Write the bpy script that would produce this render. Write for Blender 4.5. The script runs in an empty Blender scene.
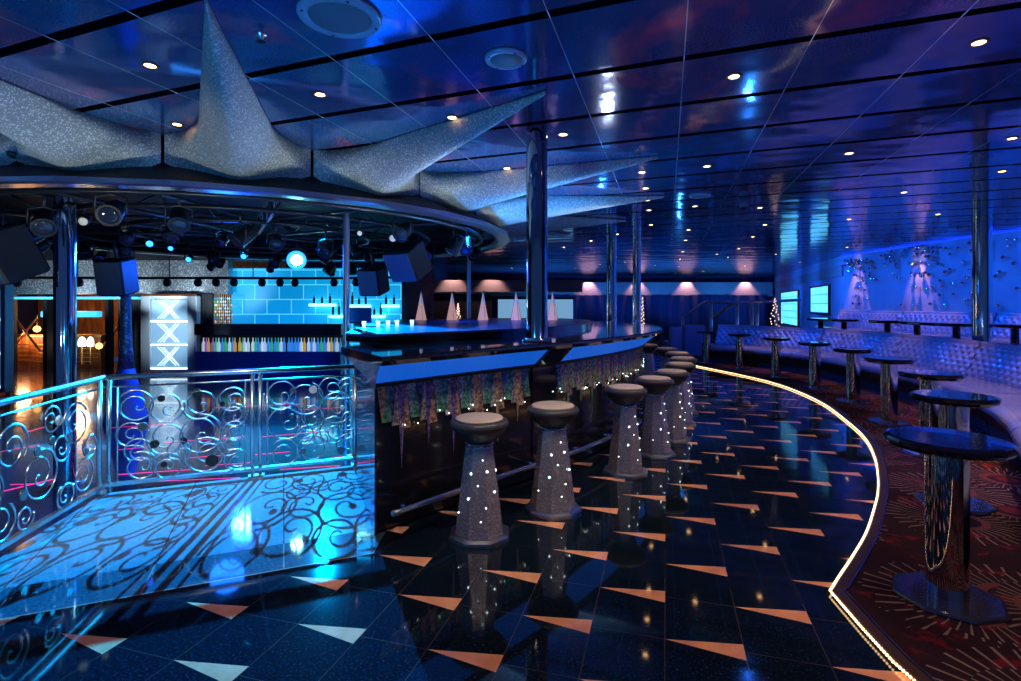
import bpy, math, random
from math import sin, cos, pi, radians as R, sqrt, atan2
random.seed(7)
C = bpy.context.scene.collection
F, U0, VH, H = 535.0, 510.5, 305.0, 1.45      # focal length in pixels, principal column, horizon row, eye height
HC = 2.9                                       # ceiling height

def G(u, v, z=0.0):
    """point of the horizontal plane at height z seen at pixel (u, v)"""
    Y = F * (H - z) / (v - VH)
    return ((u - U0) * Y / F, Y, z)
def P(u, v, Y):
    return ((u - U0) * Y / F, Y, H + (VH - v) * Y / F)

# ------------------------------------------------------------------ materials
M = {}
def mat(name, col=(.5, .5, .5), rough=.5, metal=0., emit=None, es=1., coat=0., spec=.5, trans=0., alpha=1.):
    m = bpy.data.materials.new(name); m.use_nodes = True
    b = m.node_tree.nodes['Principled BSDF']
    b.inputs['Base Color'].default_value = (*col, 1)
    b.inputs['Roughness'].default_value = rough
    b.inputs['Metallic'].default_value = metal
    b.inputs['Coat Weight'].default_value = coat
    b.inputs['Coat Roughness'].default_value = .04
    b.inputs['Specular IOR Level'].default_value = spec
    b.inputs['Transmission Weight'].default_value = trans
    if emit:
        b.inputs['Emission Color'].default_value = (*emit, 1)
        b.inputs['Emission Strength'].default_value = es
    M[name] = m
    return m
class NT:
    """small helper for node trees"""
    def __init__(s, m):
        s.t = m.node_tree; s.n = s.t.nodes; s.l = s.t.links; s.b = s.n['Principled BSDF']
        s.tc = s.n.new('ShaderNodeTexCoord'); s.co = s.tc.outputs['Object']
    def link(s, a, b): s.l.new(a, b)
    def val(s, x, sock):
        if isinstance(x, (int, float)): sock.default_value = x
        else: s.link(x, sock)
    def m(s, op, a, b=0., c=None):
        n = s.n.new('ShaderNodeMath'); n.operation = op
        s.val(a, n.inputs[0]); s.val(b, n.inputs[1])
        if c is not None: s.val(c, n.inputs[2])
        return n.outputs[0]
    def dot(s, v, co=None):
        n = s.n.new('ShaderNodeVectorMath'); n.operation = 'DOT_PRODUCT'
        s.link(co or s.co, n.inputs[0]); n.inputs[1].default_value = v
        return n.outputs['Value']
    def noise(s, scale, det=2., rough=.5, co=None, dist=0.):
        n = s.n.new('ShaderNodeTexNoise'); n.inputs['Scale'].default_value = scale
        n.inputs['Detail'].default_value = det; n.inputs['Roughness'].default_value = rough
        n.inputs['Distortion'].default_value = dist
        s.link(co or s.co, n.inputs['Vector']); return n
    def vor(s, scale, feat='F1', co=None, rnd=1.):
        n = s.n.new('ShaderNodeTexVoronoi'); n.feature = feat; n.inputs['Scale'].default_value = scale
        n.inputs['Randomness'].default_value = rnd
        s.link(co or s.co, n.inputs['Vector']); return n
    def ramp(s, f, stops, interp='LINEAR'):
        n = s.n.new('ShaderNodeValToRGB'); n.color_ramp.interpolation = interp
        e = n.color_ramp.elements
        while len(e) < len(stops): e.new(.5)
        for k, (p, c) in enumerate(stops):
            e[k].position = p; e[k].color = (*c, 1) if len(c) == 3 else c
        s.link(f, n.inputs[0]); return n.outputs[0]
    def mix(s, f, a, b):
        n = s.n.new('ShaderNodeMix'); n.data_type = 'RGBA'
        s.val(f, n.inputs[0])
        for x, k in ((a, 6), (b, 7)):
            if isinstance(x, tuple): n.inputs[k].default_value = (*x, 1)
            else: s.link(x, n.inputs[k])
        return n.outputs[2]
    def bump(s, h, st=.3, d=.01):
        n = s.n.new('ShaderNodeBump'); n.inputs['Strength'].default_value = st; n.inputs['Distance'].default_value = d
        s.link(h, n.inputs['Height']); s.link(n.outputs[0], s.b.inputs['Normal']); return n
    def map(s, scale=(1, 1, 1), rot=(0, 0, 0), loc=(0, 0, 0)):
        n = s.n.new('ShaderNodeMapping'); n.inputs['Scale'].default_value = scale
        n.inputs['Rotation'].default_value = rot; n.inputs['Location'].default_value = loc
        s.link(s.co, n.inputs[0]); return n.outputs[0]

mat('chrome', (.82, .84, .88), .07, 1.)
mat('dark_chrome', (.62, .60, .62), .06, 1.)
mat('brushed', (.62, .66, .7), .28, 1.)
mat('rail_steel', (.80, .78, .74), .27, 1.)
mat('black_gloss', (.006, .007, .011), .06, 0., coat=.6)
mat('black_matte', (.008, .008, .012), .6)
mat('truss_black', (.012, .014, .02), .35)
mat('dark_box', (.006, .007, .014), .5)
mat('base_acrylic', (.22, .26, .36), .12, .9)
mat('ledge_blue', (.02, .06, .25), .32, 0., coat=.1)
mat('stool_leather', (.55, .48, .38), .42)
mat('stool_side', (.05, .055, .06), .38)
mat('vinyl', (.27, .32, .50), .25, .3, coat=.4)
mat('vinyl_dark', (.03, .03, .05), .5)
mat('led_warm', (1, .8, .5), .5, emit=(1, .62, .28), es=7)
mat('downlight', (1, .8, .5), .5, emit=(1, .55, .22), es=14)
mat('downlight_trim', (.35, .2, .12), .35, 1.)
mat('fascia_blue', (.02, .1, .5), .3, emit=(.004, .11, .62), es=.75)
mat('cyan_tube', (.3, .9, 1), .5, emit=(.25, .85, 1), es=3.2)
mat('cyan_strip', (.1, .6, 1), .5, emit=(.03, .42, .9), es=1.6)
mat('lens_cyan', (.5, 1, 1), .3, emit=(.25, .95, 1), es=60)
mat('lens_blue', (.2, .3, 1), .3, emit=(.01, .12, 1), es=9)
mat('lens_white', (1, 1, .9), .3, emit=(.85, .95, .8), es=.35)
mat('lens_dark', (.02, .03, .05), .05, 0., coat=1)
mat('cove_blue', (.05, .1, 1), .5, emit=(.01, .08, 1), es=.8)
mat('twinkle', (1, 1, 1), .5, emit=(.75, 1, .95), es=9)
mat('bead_glow', (1, .8, .6), .5, emit=(1, .62, .45), es=2.2)
mat('lamp_white', (1, 1, .9), .5, emit=(1, .93, .8), es=2.6)
mat('lamp_orange', (1, .6, .2), .5, emit=(1, .5, .15), es=3.)
mat('warm_wood', (.22, .07, .025), .45)
mat('pink_reflection', (.9, .05, .3), .3, emit=(.9, .02, .16), es=1.1)
mat('nosing', (.10, .055, .03), .35, .6)
mat('nosing_trim', (.3, .4, .7), .2, 1.)
mat('speaker_grille', (.10, .15, .22), .6, .3)
mat('speaker_rim', (.22, .38, .55), .35, .3)
mat('cone_blue', (.12, .28, .75), .5, .1)
mat('header', (.34, .30, .30), .7)
mat('curtain', (.006, .012, .07), .8)
mat('glass_lit', (.6, .9, 1), .1, emit=(.6, .95, 1), es=1.4)
mat('bottle_dark', (.01, .02, .05), .1, coat=.4)
mat('bar_black', (.008, .008, .014), .14, 0., coat=.3)
mat('disc_white', (.75, .75, .68), .35, .2)
mat('disc_dark', (.03, .035, .03), .2, .5)
mat('disc_grey', (.22, .25, .24), .25, .8)
mat('gold', (.5, .32, .12), .3, 1.)

def granite_floor():
    m = mat('granite_floor', (.01, .011, .014), .09, 0., spec=.42, coat=0.); t = NT(m)
    a = R(16.18); ca, sa = cos(a), sin(a)
    p = t.dot((ca, -sa, 0)); q = t.dot((sa, ca, 0))
    pi_ = t.m('DIVIDE', t.m('SUBTRACT', p, -.0036), .3206)
    qi = t.m('DIVIDE', t.m('SUBTRACT', q, 2.769), .3512)
    # column number, its fraction, nearest joint row and distance to it
    col = t.m('CEIL', pi_); fr = t.m('SUBTRACT', 1., t.m('SUBTRACT', col, pi_))
    row = t.m('ROUND', qi); dq = t.m('ABSOLUTE', t.m('SUBTRACT', qi, row))
    par = t.m('FLOORED_MODULO', t.m('ADD', col, row), 2.) if False else t.m('PINGPONG', t.m('ADD', col, row), 1.)
    even = t.m('LESS_THAN', par, .5)
    tri = t.m('MULTIPLY', even, t.m('LESS_THAN', dq, t.m('MULTIPLY', fr, .155)))
    # joints
    dp = t.m('ABSOLUTE', t.m('SUBTRACT', pi_, t.m('ROUND', pi_)))
    joint = t.m('MAXIMUM', t.m('LESS_THAN', dp, .008), t.m('LESS_THAN', dq, .006))
    n1 = t.noise(90, 3, .7); n2 = t.noise(9, 3)
    g = t.ramp(n1.outputs[0], [(.38, (.002, .004, .007)), (.58, (.005, .014, .028)), (.76, (.03, .065, .10))])
    tricol = t.ramp(n2.outputs[0], [(.3, (.72, .32, .17)), (.7, (.90, .46, .27))])
    c = t.mix(tri, g, tricol); c = t.mix(t.m('MULTIPLY', joint, t.m('SUBTRACT', 1., tri)), c, (.045, .035, .035))
    # pale stone border strip along the railing
    n = (-.39, .92, 0); s = t.dot(n)
    left = t.m('LESS_THAN', t.dot((1, 0, 0)), -.80)
    pale = t.m('MULTIPLY', left, t.m('GREATER_THAN', s, 3.53))
    strip = t.m('MULTIPLY', left, t.m('MULTIPLY', t.m('GREATER_THAN', s, 3.19), t.m('LESS_THAN', s, 3.53)))
    al = t.dot((.92, .39, 0))
    af = t.m('DIVIDE', al, .66); aj = t.m('LESS_THAN', t.m('ABSOLUTE', t.m('SUBTRACT', af, t.m('ROUND', af))), .006)
    palec = t.mix(aj, t.ramp(t.noise(40, 4, .7).outputs[0], [(.3, (.10, .16, .20)), (.7, (.16, .24, .29))]), (.12, .05, .05))
    stripc = t.mix(aj, t.ramp(t.noise(60, 3).outputs[0], [(.3, (.02, .05, .08)), (.7, (.05, .10, .14))]), (.3, .2, .18))
    c = t.mix(pale, c, palec); c = t.mix(strip, c, stripc)
    edge = t.m('MULTIPLY', left, t.m('LESS_THAN', t.m('ABSOLUTE', t.m('SUBTRACT', s, 3.19)), .005))
    c = t.mix(edge, c, (.45, .25, .2))
    t.link(c, t.b.inputs['Base Color'])
    t.link(t.m('ADD', .045, t.m('MULTIPLY', pale, .03)), t.b.inputs['Roughness'])
    t.bump(t.noise(2.2, 1).outputs[0], .04, .02)
    return m
granite_floor()

def ceiling_mat():
    m = mat('ceiling_panel', (.1, .2, .5), .14, .8); t = NT(m)
    n = t.dot((.362, .932, 0)); k = t.m('DIVIDE', t.m('SUBTRACT', n, 3.30), .746)
    dk = t.m('ABSOLUTE', t.m('SUBTRACT', k, t.m('ROUND', k)))
    groove = t.m('LESS_THAN', dk, .046)
    n2 = t.dot((.96, -.281, 0)); k2 = t.m('DIVIDE', t.m('SUBTRACT', n2, -.567), .663)
    d2 = t.m('ABSOLUTE', t.m('SUBTRACT', k2, t.m('ROUND', k2)))
    seam = t.m('LESS_THAN', d2, .004)
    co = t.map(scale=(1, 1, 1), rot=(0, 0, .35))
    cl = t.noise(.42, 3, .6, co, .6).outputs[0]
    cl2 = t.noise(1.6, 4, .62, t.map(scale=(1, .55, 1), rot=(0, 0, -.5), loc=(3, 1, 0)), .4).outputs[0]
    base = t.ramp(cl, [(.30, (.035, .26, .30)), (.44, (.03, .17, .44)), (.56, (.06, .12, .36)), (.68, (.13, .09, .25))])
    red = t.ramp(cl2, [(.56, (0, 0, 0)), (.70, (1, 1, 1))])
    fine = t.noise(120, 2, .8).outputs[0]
    c = t.mix(t.m('MULTIPLY', red, .8), base, (.80, .13, .26))  # reflected pink, teal and violet clouds put into the panel colour
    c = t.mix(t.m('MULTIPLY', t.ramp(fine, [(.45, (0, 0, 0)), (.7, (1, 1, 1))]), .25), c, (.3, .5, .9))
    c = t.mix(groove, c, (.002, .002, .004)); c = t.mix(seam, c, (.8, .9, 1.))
    t.link(c, t.b.inputs['Base Color'])
    t.link(t.m('MULTIPLY', .6, t.m('SUBTRACT', 1., groove)), t.b.inputs['Metallic'])
    t.link(t.m('ADD', .10, t.m('MULTIPLY', groove, .6)), t.b.inputs['Roughness'])
    t.link(t.m('MULTIPLY', .5, t.m('SUBTRACT', 1., groove)), t.b.inputs['Specular IOR Level'])
    wav = t.noise(.9, 2, .5, t.map(scale=(1, 1.8, 1), rot=(0, 0, -.37))).outputs[0]
    t.bump(t.m('ADD', wav, t.m('MULTIPLY', t.noise(3.1, 1).outputs[0], .10)), .35, .05)
    return m
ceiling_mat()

def carpet_mat():
    m = mat('carpet', (.03, .01, .02), .95, spec=.1); t = NT(m)
    sc = 1.25
    v = t.vor(sc, rnd=.75)
    sub = t.n.new('ShaderNodeVectorMath'); sub.operation = 'SUBTRACT'
    t.link(t.co, sub.inputs[0]); t.link(v.outputs['Position'], sub.inputs[1])
    sep = t.n.new('ShaderNodeSeparateXYZ'); t.link(sub.outputs[0], sep.inputs[0])
    ang = t.m('ARCTAN2', sep.outputs[1], sep.outputs[0])
    r = t.m('SQRT', t.m('ADD', t.m('POWER', sep.outputs[0], 2.), t.m('POWER', sep.outputs[1], 2.)))
    nn = t.noise(7, 2).outputs[0]
    ray = t.m('GREATER_THAN', t.m('SINE', t.m('ADD', t.m('MULTIPLY', ang, 34.), t.m('MULTIPLY', t.m('FLOOR', t.m('MULTIPLY', r, 7.)), 2.3))), t.m('ADD', .62, t.m('MULTIPLY', t.noise(9, 2).outputs[0], .5)))
    band = t.m('MULTIPLY', t.m('GREATER_THAN', r, .17), t.m('LESS_THAN', r, t.m('ADD', .27, t.m('MULTIPLY', nn, .28))))
    rays = t.m('MULTIPLY', ray, band)
    ring = t.m('LESS_THAN', t.m('ABSOLUTE', t.m('SUBTRACT', r, .15)), .022)
    core = t.m('LESS_THAN', r, .075)
    ns = t.noise(5, 3, .7, None, .5).outputs[0]
    bg = t.ramp(ns, [(.4, (.026, .012, .022)), (.58, (.036, .013, .024)), (.66, (.20, .012, .03))])
    c = t.mix(t.m('MULTIPLY', ring, .8), bg, (.24, .07, .08)); c = t.mix(core, c, (.16, .02, .035))
    c = t.mix(t.m('MULTIPLY', rays, .8), c, (.40, .29, .30))
    f = t.noise(300, 2).outputs[0]
    c = t.mix(t.m('MULTIPLY', f, .6), c, (.012, .008, .012))
    t.link(c, t.b.inputs['Base Color']); t.bump(f, .6, .01)
carpet_mat()

def glitter(name, a, b, rough=.45, metal=.3, sc=160, glint=(.95, .97, 1.)):
    m = mat(name, a, rough, metal); t = NT(m)
    v = t.vor(sc); n = t.noise(14, 3, .7).outputs[0]
    c = t.mix(n, a, b)
    sp = t.m('GREATER_THAN', t.m('MULTIPLY', v.outputs['Color'], 1.), .72)
    c = t.mix(t.m('MULTIPLY', sp, .7), c, glint)
    t.link(c, t.b.inputs['Base Color']); t.bump(v.outputs['Distance'], .5, .006)
    return m
glitter('star_fabric', (.30, .33, .36), (.42, .44, .42), .45, .35, 130)
glitter('stool_metal', (.44, .42, .46), (.66, .62, .64), .22, .72, 110, (.9, .92, .95))
glitter('silver_glitter', (.08, .10, .14), (.45, .5, .55), .35, .6, 42, (.9, .95, 1))

def dance_floor():
    m = mat('dance_floor', (.006, .012, .05), .14, 0., spec=.8, coat=.5); t = NT(m)
    x = t.noise(1.3, 3, .6, t.map(scale=(.6, 1.4, 1), rot=(0, 0, .3))).outputs[0]
    c = t.ramp(x, [(.35, (.004, .008, .03)), (.6, (.01, .025, .12)), (.75, (.03, .01, .06))])
    t.link(c, t.b.inputs['Base Color'])
    t.bump(t.noise(6, 2).outputs[0], .08, .02)
dance_floor()

def panel_wall():
    m = mat('cyan_panel', (.05, .4, .7), .4, emit=(0, .3, .6), es=1.); t = NT(m)
    br = t.n.new('ShaderNodeTexBrick'); br.offset = .5
    br.inputs['Color1'].default_value = (.002, .25, .62, 1); br.inputs['Color2'].default_value = (.003, .33, .70, 1)
    br.inputs['Mortar'].default_value = (.12, .75, 1, 1); br.inputs['Scale'].default_value = 1.
    br.inputs['Mortar Size'].default_value = .012; br.inputs['Brick Width'].default_value = .66; br.inputs['Row Height'].default_value = .40
    sw = t.n.new('ShaderNodeCombineXYZ'); se = t.n.new('ShaderNodeSeparateXYZ'); t.link(t.co, se.inputs[0])
    t.link(se.outputs[0], sw.inputs[0]); t.link(se.outputs[2], sw.inputs[1]); t.link(sw.outputs[0], br.inputs['Vector'])
    t.link(br.outputs['Color'], t.b.inputs['Emission Color'])
    t.b.inputs['Emission Strength'].default_value = .95
panel_wall()
def window_mat():
    m = mat('glass_block', (.2, .7, .9), .3, emit=(.1, .6, .8), es=1.); t = NT(m)
    br = t.n.new('ShaderNodeTexBrick'); br.offset = 0.
    br.inputs['Color1'].default_value = (.10, .62, .85, 1); br.inputs['Color2'].default_value = (.16, .72, .9, 1)
    br.inputs['Mortar'].default_value = (.03, .35, .6, 1); br.inputs['Scale'].default_value = 1.
    br.inputs['Mortar Size'].default_value = .02; br.inputs['Brick Width'].default_value = 1.; br.inputs['Row Height'].default_value = .3
    sw = t.n.new('ShaderNodeCombineXYZ'); se = t.n.new('ShaderNodeSeparateXYZ'); t.link(t.co, se.inputs[0])
    t.link(se.outputs[1], sw.inputs[0]); t.link(se.outputs[2], sw.inputs[1]); t.link(sw.outputs[0], br.inputs['Vector'])
    t.link(br.outputs['Color'], t.b.inputs['Emission Color']); t.b.inputs['Emission Strength'].default_value = 1.5
window_mat()
mat('wall_stone', (.36, .38, .5), .65)
t = NT(M['wall_stone']); t.link(t.ramp(t.noise(1.6, 4, .6).outputs[0], [(.3, (.30, .32, .44)), (.7, (.42, .44, .54))]), t.b.inputs['Base Color'])
t = NT(M['warm_wood']); t.link(t.ramp(t.noise(3., 4, .6, t.map(scale=(3, 3, .6))).outputs[0], [(.3, (.10, .025, .01)), (.55, (.3, .11, .03)), (.75, (.5, .25, .08))]), t.b.inputs['Base Color'])
PIECE = [(.42, .22, .14), (.30, .12, .20), (.05, .20, .22), (.06, .08, .20), (.10, .30, .14), (.55, .30, .14), (.16, .10, .26), (.34, .27, .22), (.05, .14, .30), (.20, .28, .34)]
for i, c in enumerate(PIECE):
    m = mat('mosaic_%d' % i, c, .22, .35, coat=.2); t = NT(m)
    n = t.noise(38, 4, .7).outputs[0]
    t.link(t.mix(t.ramp(n, [(.42, (0, 0, 0)), (.62, (1, 1, 1))]), tuple(x * .5 for x in c), tuple(min(1, x * 2.2 + .03) for x in c)), t.b.inputs['Base Color'])
    t.bump(n, .5, .01)
for nm, c in (('g', (.05, .5, .25)), ('a', (.7, .4, .1)), ('b', (.05, .3, .7)), ('w', (.6, .8, .8)), ('v', (.35, .12, .5))):
    mat('bottle_' + nm, c, .12, 0., emit=c, es=.55, coat=.5)

# ------------------------------------------------------------------ mesh builder
class MB:
    def __init__(s): s.v = []; s.f = []; s.mi = []; s.sm = []; s.cur = 0
    def add(s, vs, fs, smooth=False):
        o = len(s.v); s.v += [tuple(x) for x in vs]
        for f in fs: s.f.append([i + o for i in f]); s.mi.append(s.cur); s.sm.append(smooth)
        return s
    def box(s, x0, x1, y0, y1, z0, z1, rz=0, c=(0, 0, 0), rx=0, ry=0, bev=0.):
        b = bev
        if b:
            pts = []
            for z, k in ((z0, b), (z0 + b, 0), (z1 - b, 0), (z1, b)):
                X0, X1, Y0, Y1 = x0 + k, x1 - k, y0 + k, y1 - k
                e = b if not k else b * .6
                pts.append([(X0 + e, Y0, z), (X1 - e, Y0, z), (X1, Y0 + e, z), (X1, Y1 - e, z), (X1 - e, Y1, z), (X0 + e, Y1, z), (X0, Y1 - e, z), (X0, Y0 + e, z)])
            vs = [q for r in pts for q in r]; fs = [[7, 6, 5, 4, 3, 2, 1, 0], [24 + i for i in range(8)]]
            for r in range(3):
                for i in range(8): j = (i + 1) % 8; fs.append([r * 8 + i, r * 8 + j, r * 8 + 8 + j, r * 8 + 8 + i])
        else:
            vs = [(x, y, z) for z in (z0, z1) for x, y in ((x0, y0), (x1, y0), (x1, y1), (x0, y1))]
            fs = [[3, 2, 1, 0], [4, 5, 6, 7], [0, 1, 5, 4], [1, 2, 6, 5], [2, 3, 7, 6], [3, 0, 4, 7]]
        out = []
        for x, y, z in vs:
            y, z = y * cos(rx) - z * sin(rx), y * sin(rx) + z * cos(rx)
            x, z = x * cos(ry) + z * sin(ry), -x * sin(ry) + z * cos(ry)
            x, y = x * cos(rz) - y * sin(rz), x * sin(rz) + y * cos(rz)
            out.append((x + c[0], y + c[1], z + c[2]))
        return s.add(out, fs)
    def lathe(s, prof, n=24, c=(0, 0, 0), smooth=True, caps=True, a0=0., axis=None):
        vs = []; 
        for r, z in prof:
            for i in range(n):
                a = a0 + 2 * pi * i / n; vs.append((r * cos(a), r * sin(a), z))
        fs = []
        for k in range(len(prof) - 1):
            for i in range(n): j = (i + 1) % n; fs.append([k * n + i, k * n + j, k * n + n + j, k * n + n + i])
        if axis is not None:
            vs = [rot_to(v, axis) for v in vs]
        vs = [(x + c[0], y + c[1], z + c[2]) for x, y, z in vs]
        s.add(vs, fs, smooth)
        if caps:
            o = len(s.v) - len(vs)
            for f in ([o + i for i in range(n)][::-1], [o + (len(prof) - 1) * n + i for i in range(n)]):
                s.f.append(f); s.mi.append(s.cur); s.sm.append(False)
        return s
    def tube(s, pts, r, n=8, closed=False, smooth=True):
        m = len(pts); rs = r if isinstance(r, (list, tuple)) else [r] * m
        vs = []; up = None
        for k in range(m):
            a = pts[(k - 1) % m] if (closed or k) else pts[k]; b = pts[(k + 1) % m] if (closed or k < m - 1) else pts[k]
            d = norm(sub(b, a))
            if up is None:
                up = norm(cross(d, (0, 0, 1) if abs(d[2]) < .9 else (1, 0, 0)))
            e = sub(up, mul(d, dotp(up, d))); up = norm(e); w = cross(d, up)
            for i in range(n):
                t = 2 * pi * i / n
                vs.append(tuple(pts[k][j] + rs[k] * (cos(t) * up[j] + sin(t) * w[j]) for j in range(3)))
        fs = []
        for k in range(m if closed else m - 1):
            for i in range(n):
                j = (i + 1) % n; k2 = (k + 1) % m
                fs.append([k * n + i, k * n + j, k2 * n + j, k2 * n + i])
        if not closed: fs += [[i for i in range(n)][::-1], [(m - 1) * n + i for i in range(n)]]
        return s.add(vs, fs, smooth)
    def prism(s, poly, z0, z1):
        n = len(poly); vs = [(x, y, z0) for x, y in poly] + [(x, y, z1) for x, y in poly]
        ar = sum(poly[i][0] * poly[(i + 1) % n][1] - poly[(i + 1) % n][0] * poly[i][1] for i in range(n))
        fs = [list(range(n))[::-1], [n + i for i in range(n)]] + [[i, (i + 1) % n, n + (i + 1) % n, n + i] for i in range(n)]
        if ar < 0: fs = [f[::-1] for f in fs]
        return s.add(vs, fs)
    def grid(s, rows, smooth=True, closeu=False):
        nr = len(rows); nc = len(rows[0]); fs = []
        for i in range(nr - 1):
            for j in range(nc if closeu else nc - 1):
                j2 = (j + 1) % nc; fs.append([i * nc + j, i * nc + j2, (i + 1) * nc + j2, (i + 1) * nc + j])
        return s.add([p for r in rows for p in r], fs, smooth)
    def build(s, name, mats, parent=None, loc=None):
        me = bpy.data.meshes.new(name)
        o = loc or (0, 0, 0)
        if parent is not None and loc is None: pass
        me.from_pydata(s.v, [], s.f)
        for x in (mats if isinstance(mats, (list, tuple)) else [mats]): me.materials.append(M[x])
        me.polygons.foreach_set('material_index', s.mi); me.polygons.foreach_set('use_smooth', s.sm); me.update()
        ob = bpy.data.objects.new(name, me); C.objects.link(ob)
        if loc: ob.location = loc
        if parent is not None: ob.parent = parent
        return ob
def sub(a, b): return tuple(x - y for x, y in zip(a, b))
def mul(a, k): return tuple(x * k for x in a)
def dotp(a, b): return sum(x * y for x, y in zip(a, b))
def cross(a, b): return (a[1] * b[2] - a[2] * b[1], a[2] * b[0] - a[0] * b[2], a[0] * b[1] - a[1] * b[0])
def norm(a):
    l = sqrt(dotp(a, a)) or 1.; return tuple(x / l for x in a)
def rot_to(v, axis):
    d = norm(axis); u = norm(cross(d, (0, 0, 1) if abs(d[2]) < .95 else (1, 0, 0))); w = cross(d, u)
    return tuple(v[0] * u[j] + v[1] * w[j] + v[2] * d[j] for j in range(3))

def tag(o, label=None, cat=None, group=None, kind=None):
    if label: o['label'] = label
    if cat: o['category'] = cat
    if group: o['group'] = group
    if kind: o['kind'] = kind
    return o
def empty(name, loc, rz=0., label=None, cat=None, group=None):
    o = bpy.data.objects.new(name, None); C.objects.link(o); o.empty_display_size = .1
    o.location = loc; o.rotation_euler = (0, 0, rz)
    return tag(o, label, cat, group)
KIDS = {}
def copy_tree(o, parent=None):
    c = o.copy(); C.objects.link(c); c.parent = parent
    for ch in [x for x in list(C.objects) if x.parent == o]: copy_tree(ch, c)
    return c
def struct(name, mb, m, parent=None):
    o = mb.build(name, m, parent)
    if parent is None: o['kind'] = 'structure'
    return o
def smooth_curve(pts, step=.1):
    """Catmull-Rom through pts, resampled at equal arc length"""
    q = [tuple(2 * a - b for a, b in zip(pts[0], pts[1]))] + list(pts) + [tuple(2 * a - b for a, b in zip(pts[-1], pts[-2]))]
    out = []
    for k in range(1, len(q) - 2):
        for i in range(20):
            t = i / 20
            out.append(tuple(.5 * (2 * b + (c - a) * t + (2 * a - 5 * b + 4 * c - d) * t * t + (3 * b - a - 3 * c + d) * t ** 3) for a, b, c, d in zip(q[k - 1], q[k], q[k + 1], q[k + 2])))
    out.append(tuple(pts[-1]))
    L = [0.]
    for a, b in zip(out, out[1:]): L.append(L[-1] + math.dist(a, b))
    n = max(2, round(L[-1] / step)); res = []; j = 0
    for i in range(n + 1):
        s = L[-1] * i / n
        while j < len(L) - 2 and L[j + 1] < s: j += 1
        t = (s - L[j]) / ((L[j + 1] - L[j]) or 1)
        res.append(tuple(a + (b - a) * t for a, b in zip(out[j], out[j + 1])))
    return res
def normals(path):
    out = []
    for k in range(len(path)):
        a = path[max(0, k - 1)]; b = path[min(len(path) - 1, k + 1)]
        dx, dy = b[0] - a[0], b[1] - a[1]; l = math.hypot(dx, dy); out.append((dy / l, -dx / l))
    return out

# ------------------------------------------------------------------ setting
LED = [(1.62, .2), (1.548, 1.0), (1.548, 2.06), (1.545, 2.15), (1.567, 2.365), (1.61, 2.68)]
LED2 = [(1.61, 2.68), (1.74, 2.82), (1.95, 3.04), (2.25, 3.37), (2.58, 3.78), (2.81, 4.08), (3.10, 4.5), (3.47, 5.09), (3.84, 5.79), (4.16, 6.6), (4.57, 7.84), (4.80, 9.13), (4.82, 10.2), (4.61, 11.5), (4.3, 12.9)]
led2 = smooth_curve(LED2, .1); ledpath = LED[:-1] + led2
RC = (-3.13, 4.12)                       # railing corner
dirB = (.92, .39)
upper = [(-2.3, -3.), (-2.93, 3.07), RC, (-3.13 + .92 * 1.98, 4.12 + .39 * 1.98), (-1.75, 6.), (-2.1, 9.), (-2.1, 28.), (15., 28.), (15., -3.)]
struct('floor', MB().prism(upper, -.35, 0.), 'granite_floor')
struct('floor_dance', MB().box(-16, 0, -3, 16.5, -.5, -.3), 'dance_floor')
cp = [(x, y) for x, y in ledpath] + [(4.3, 20.), (15., 28.), (15., .2)]
struct('floor_carpet', MB().prism(cp, .001, .02), 'carpet')
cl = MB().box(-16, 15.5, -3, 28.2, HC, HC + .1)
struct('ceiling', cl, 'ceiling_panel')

# banquette back curve
KB = [(2.95, 1.9), (3.55, 2.7), (4.24, 3.54), (4.92, 4.4), (5.5, 5.3), (6.0, 6.3), (6.35, 7.4), (6.6, 8.8), (6.7, 10.2), (6.6, 11.4), (6.25, 12.4), (5.75, 13.2), (5.25, 13.75)]
kb = smooth_curve(KB, .03); kn = normals(kb)
plat = [(p[0] + n[0] * .34, p[1] + n[1] * .34) for p, n in zip(kb, kn)][::6] + [(5.3, 15.5), (9.65, 15.5), (9.65, .5), (3.6, .5)]
struct('floor_tier', MB().prism(plat, .02, .38), 'carpet')

# walls
mw = MB().box(9.65, 9.85, -3, 15.5, 0, HC)
wr = struct('wall_right', mw, 'wall_stone')
mw = MB(); a = (9.65, 15.5); b = (14.3, 29.5)
mw.add([(*a, 0), (*b, 0), (*b, HC), (*a, HC), (a[0] + .3, a[1], 0), (b[0] + .3, b[1], 0), (b[0] + .3, b[1], HC), (a[0] + .3, a[1], HC)],
       [[0, 1, 2, 3][::-1], [4, 5, 6, 7], [3, 2, 6, 7], [0, 1, 5, 4], [0, 3, 7, 4], [1, 2, 6, 5]])
struct('wall_right_far', mw, 'wall_stone')
struct('wall_back', MB().box(-16, 15.5, 28, 28.2, -.5, HC), 'curtain')
hd = MB().box(-4, 13.5, 27.55, 27.99, 1.9, 2.62); struct('trim_1', hd, 'header')
struct('wall_left', MB().box(-16.2, -16, -3, 28, -.5, HC), 'curtain')
def far_band(off, z0, z1):
    m = MB(); vs = []
    for y0, y1 in ((15.5, 29.5),):
        for k in (0, off):
            for (x, y) in (a, b):
                for z in (z0, z1): vs.append((x - k, y, z))
    m.add(vs, [[4, 5, 7, 6], [1, 3, 7, 5], [0, 4, 6, 2], [0, 1, 5, 4], [2, 6, 7, 3]]); return m
struct('trim_7', far_band(.06, 2.3, 2.62), 'header')
def on_far(u, z):
    k = (u - U0) / F; m_ = (14.3 - 9.65) / 14.; Y = (9.65 - m_ * 15.5) / (k - m_); return (k * Y, Y, z)
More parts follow.
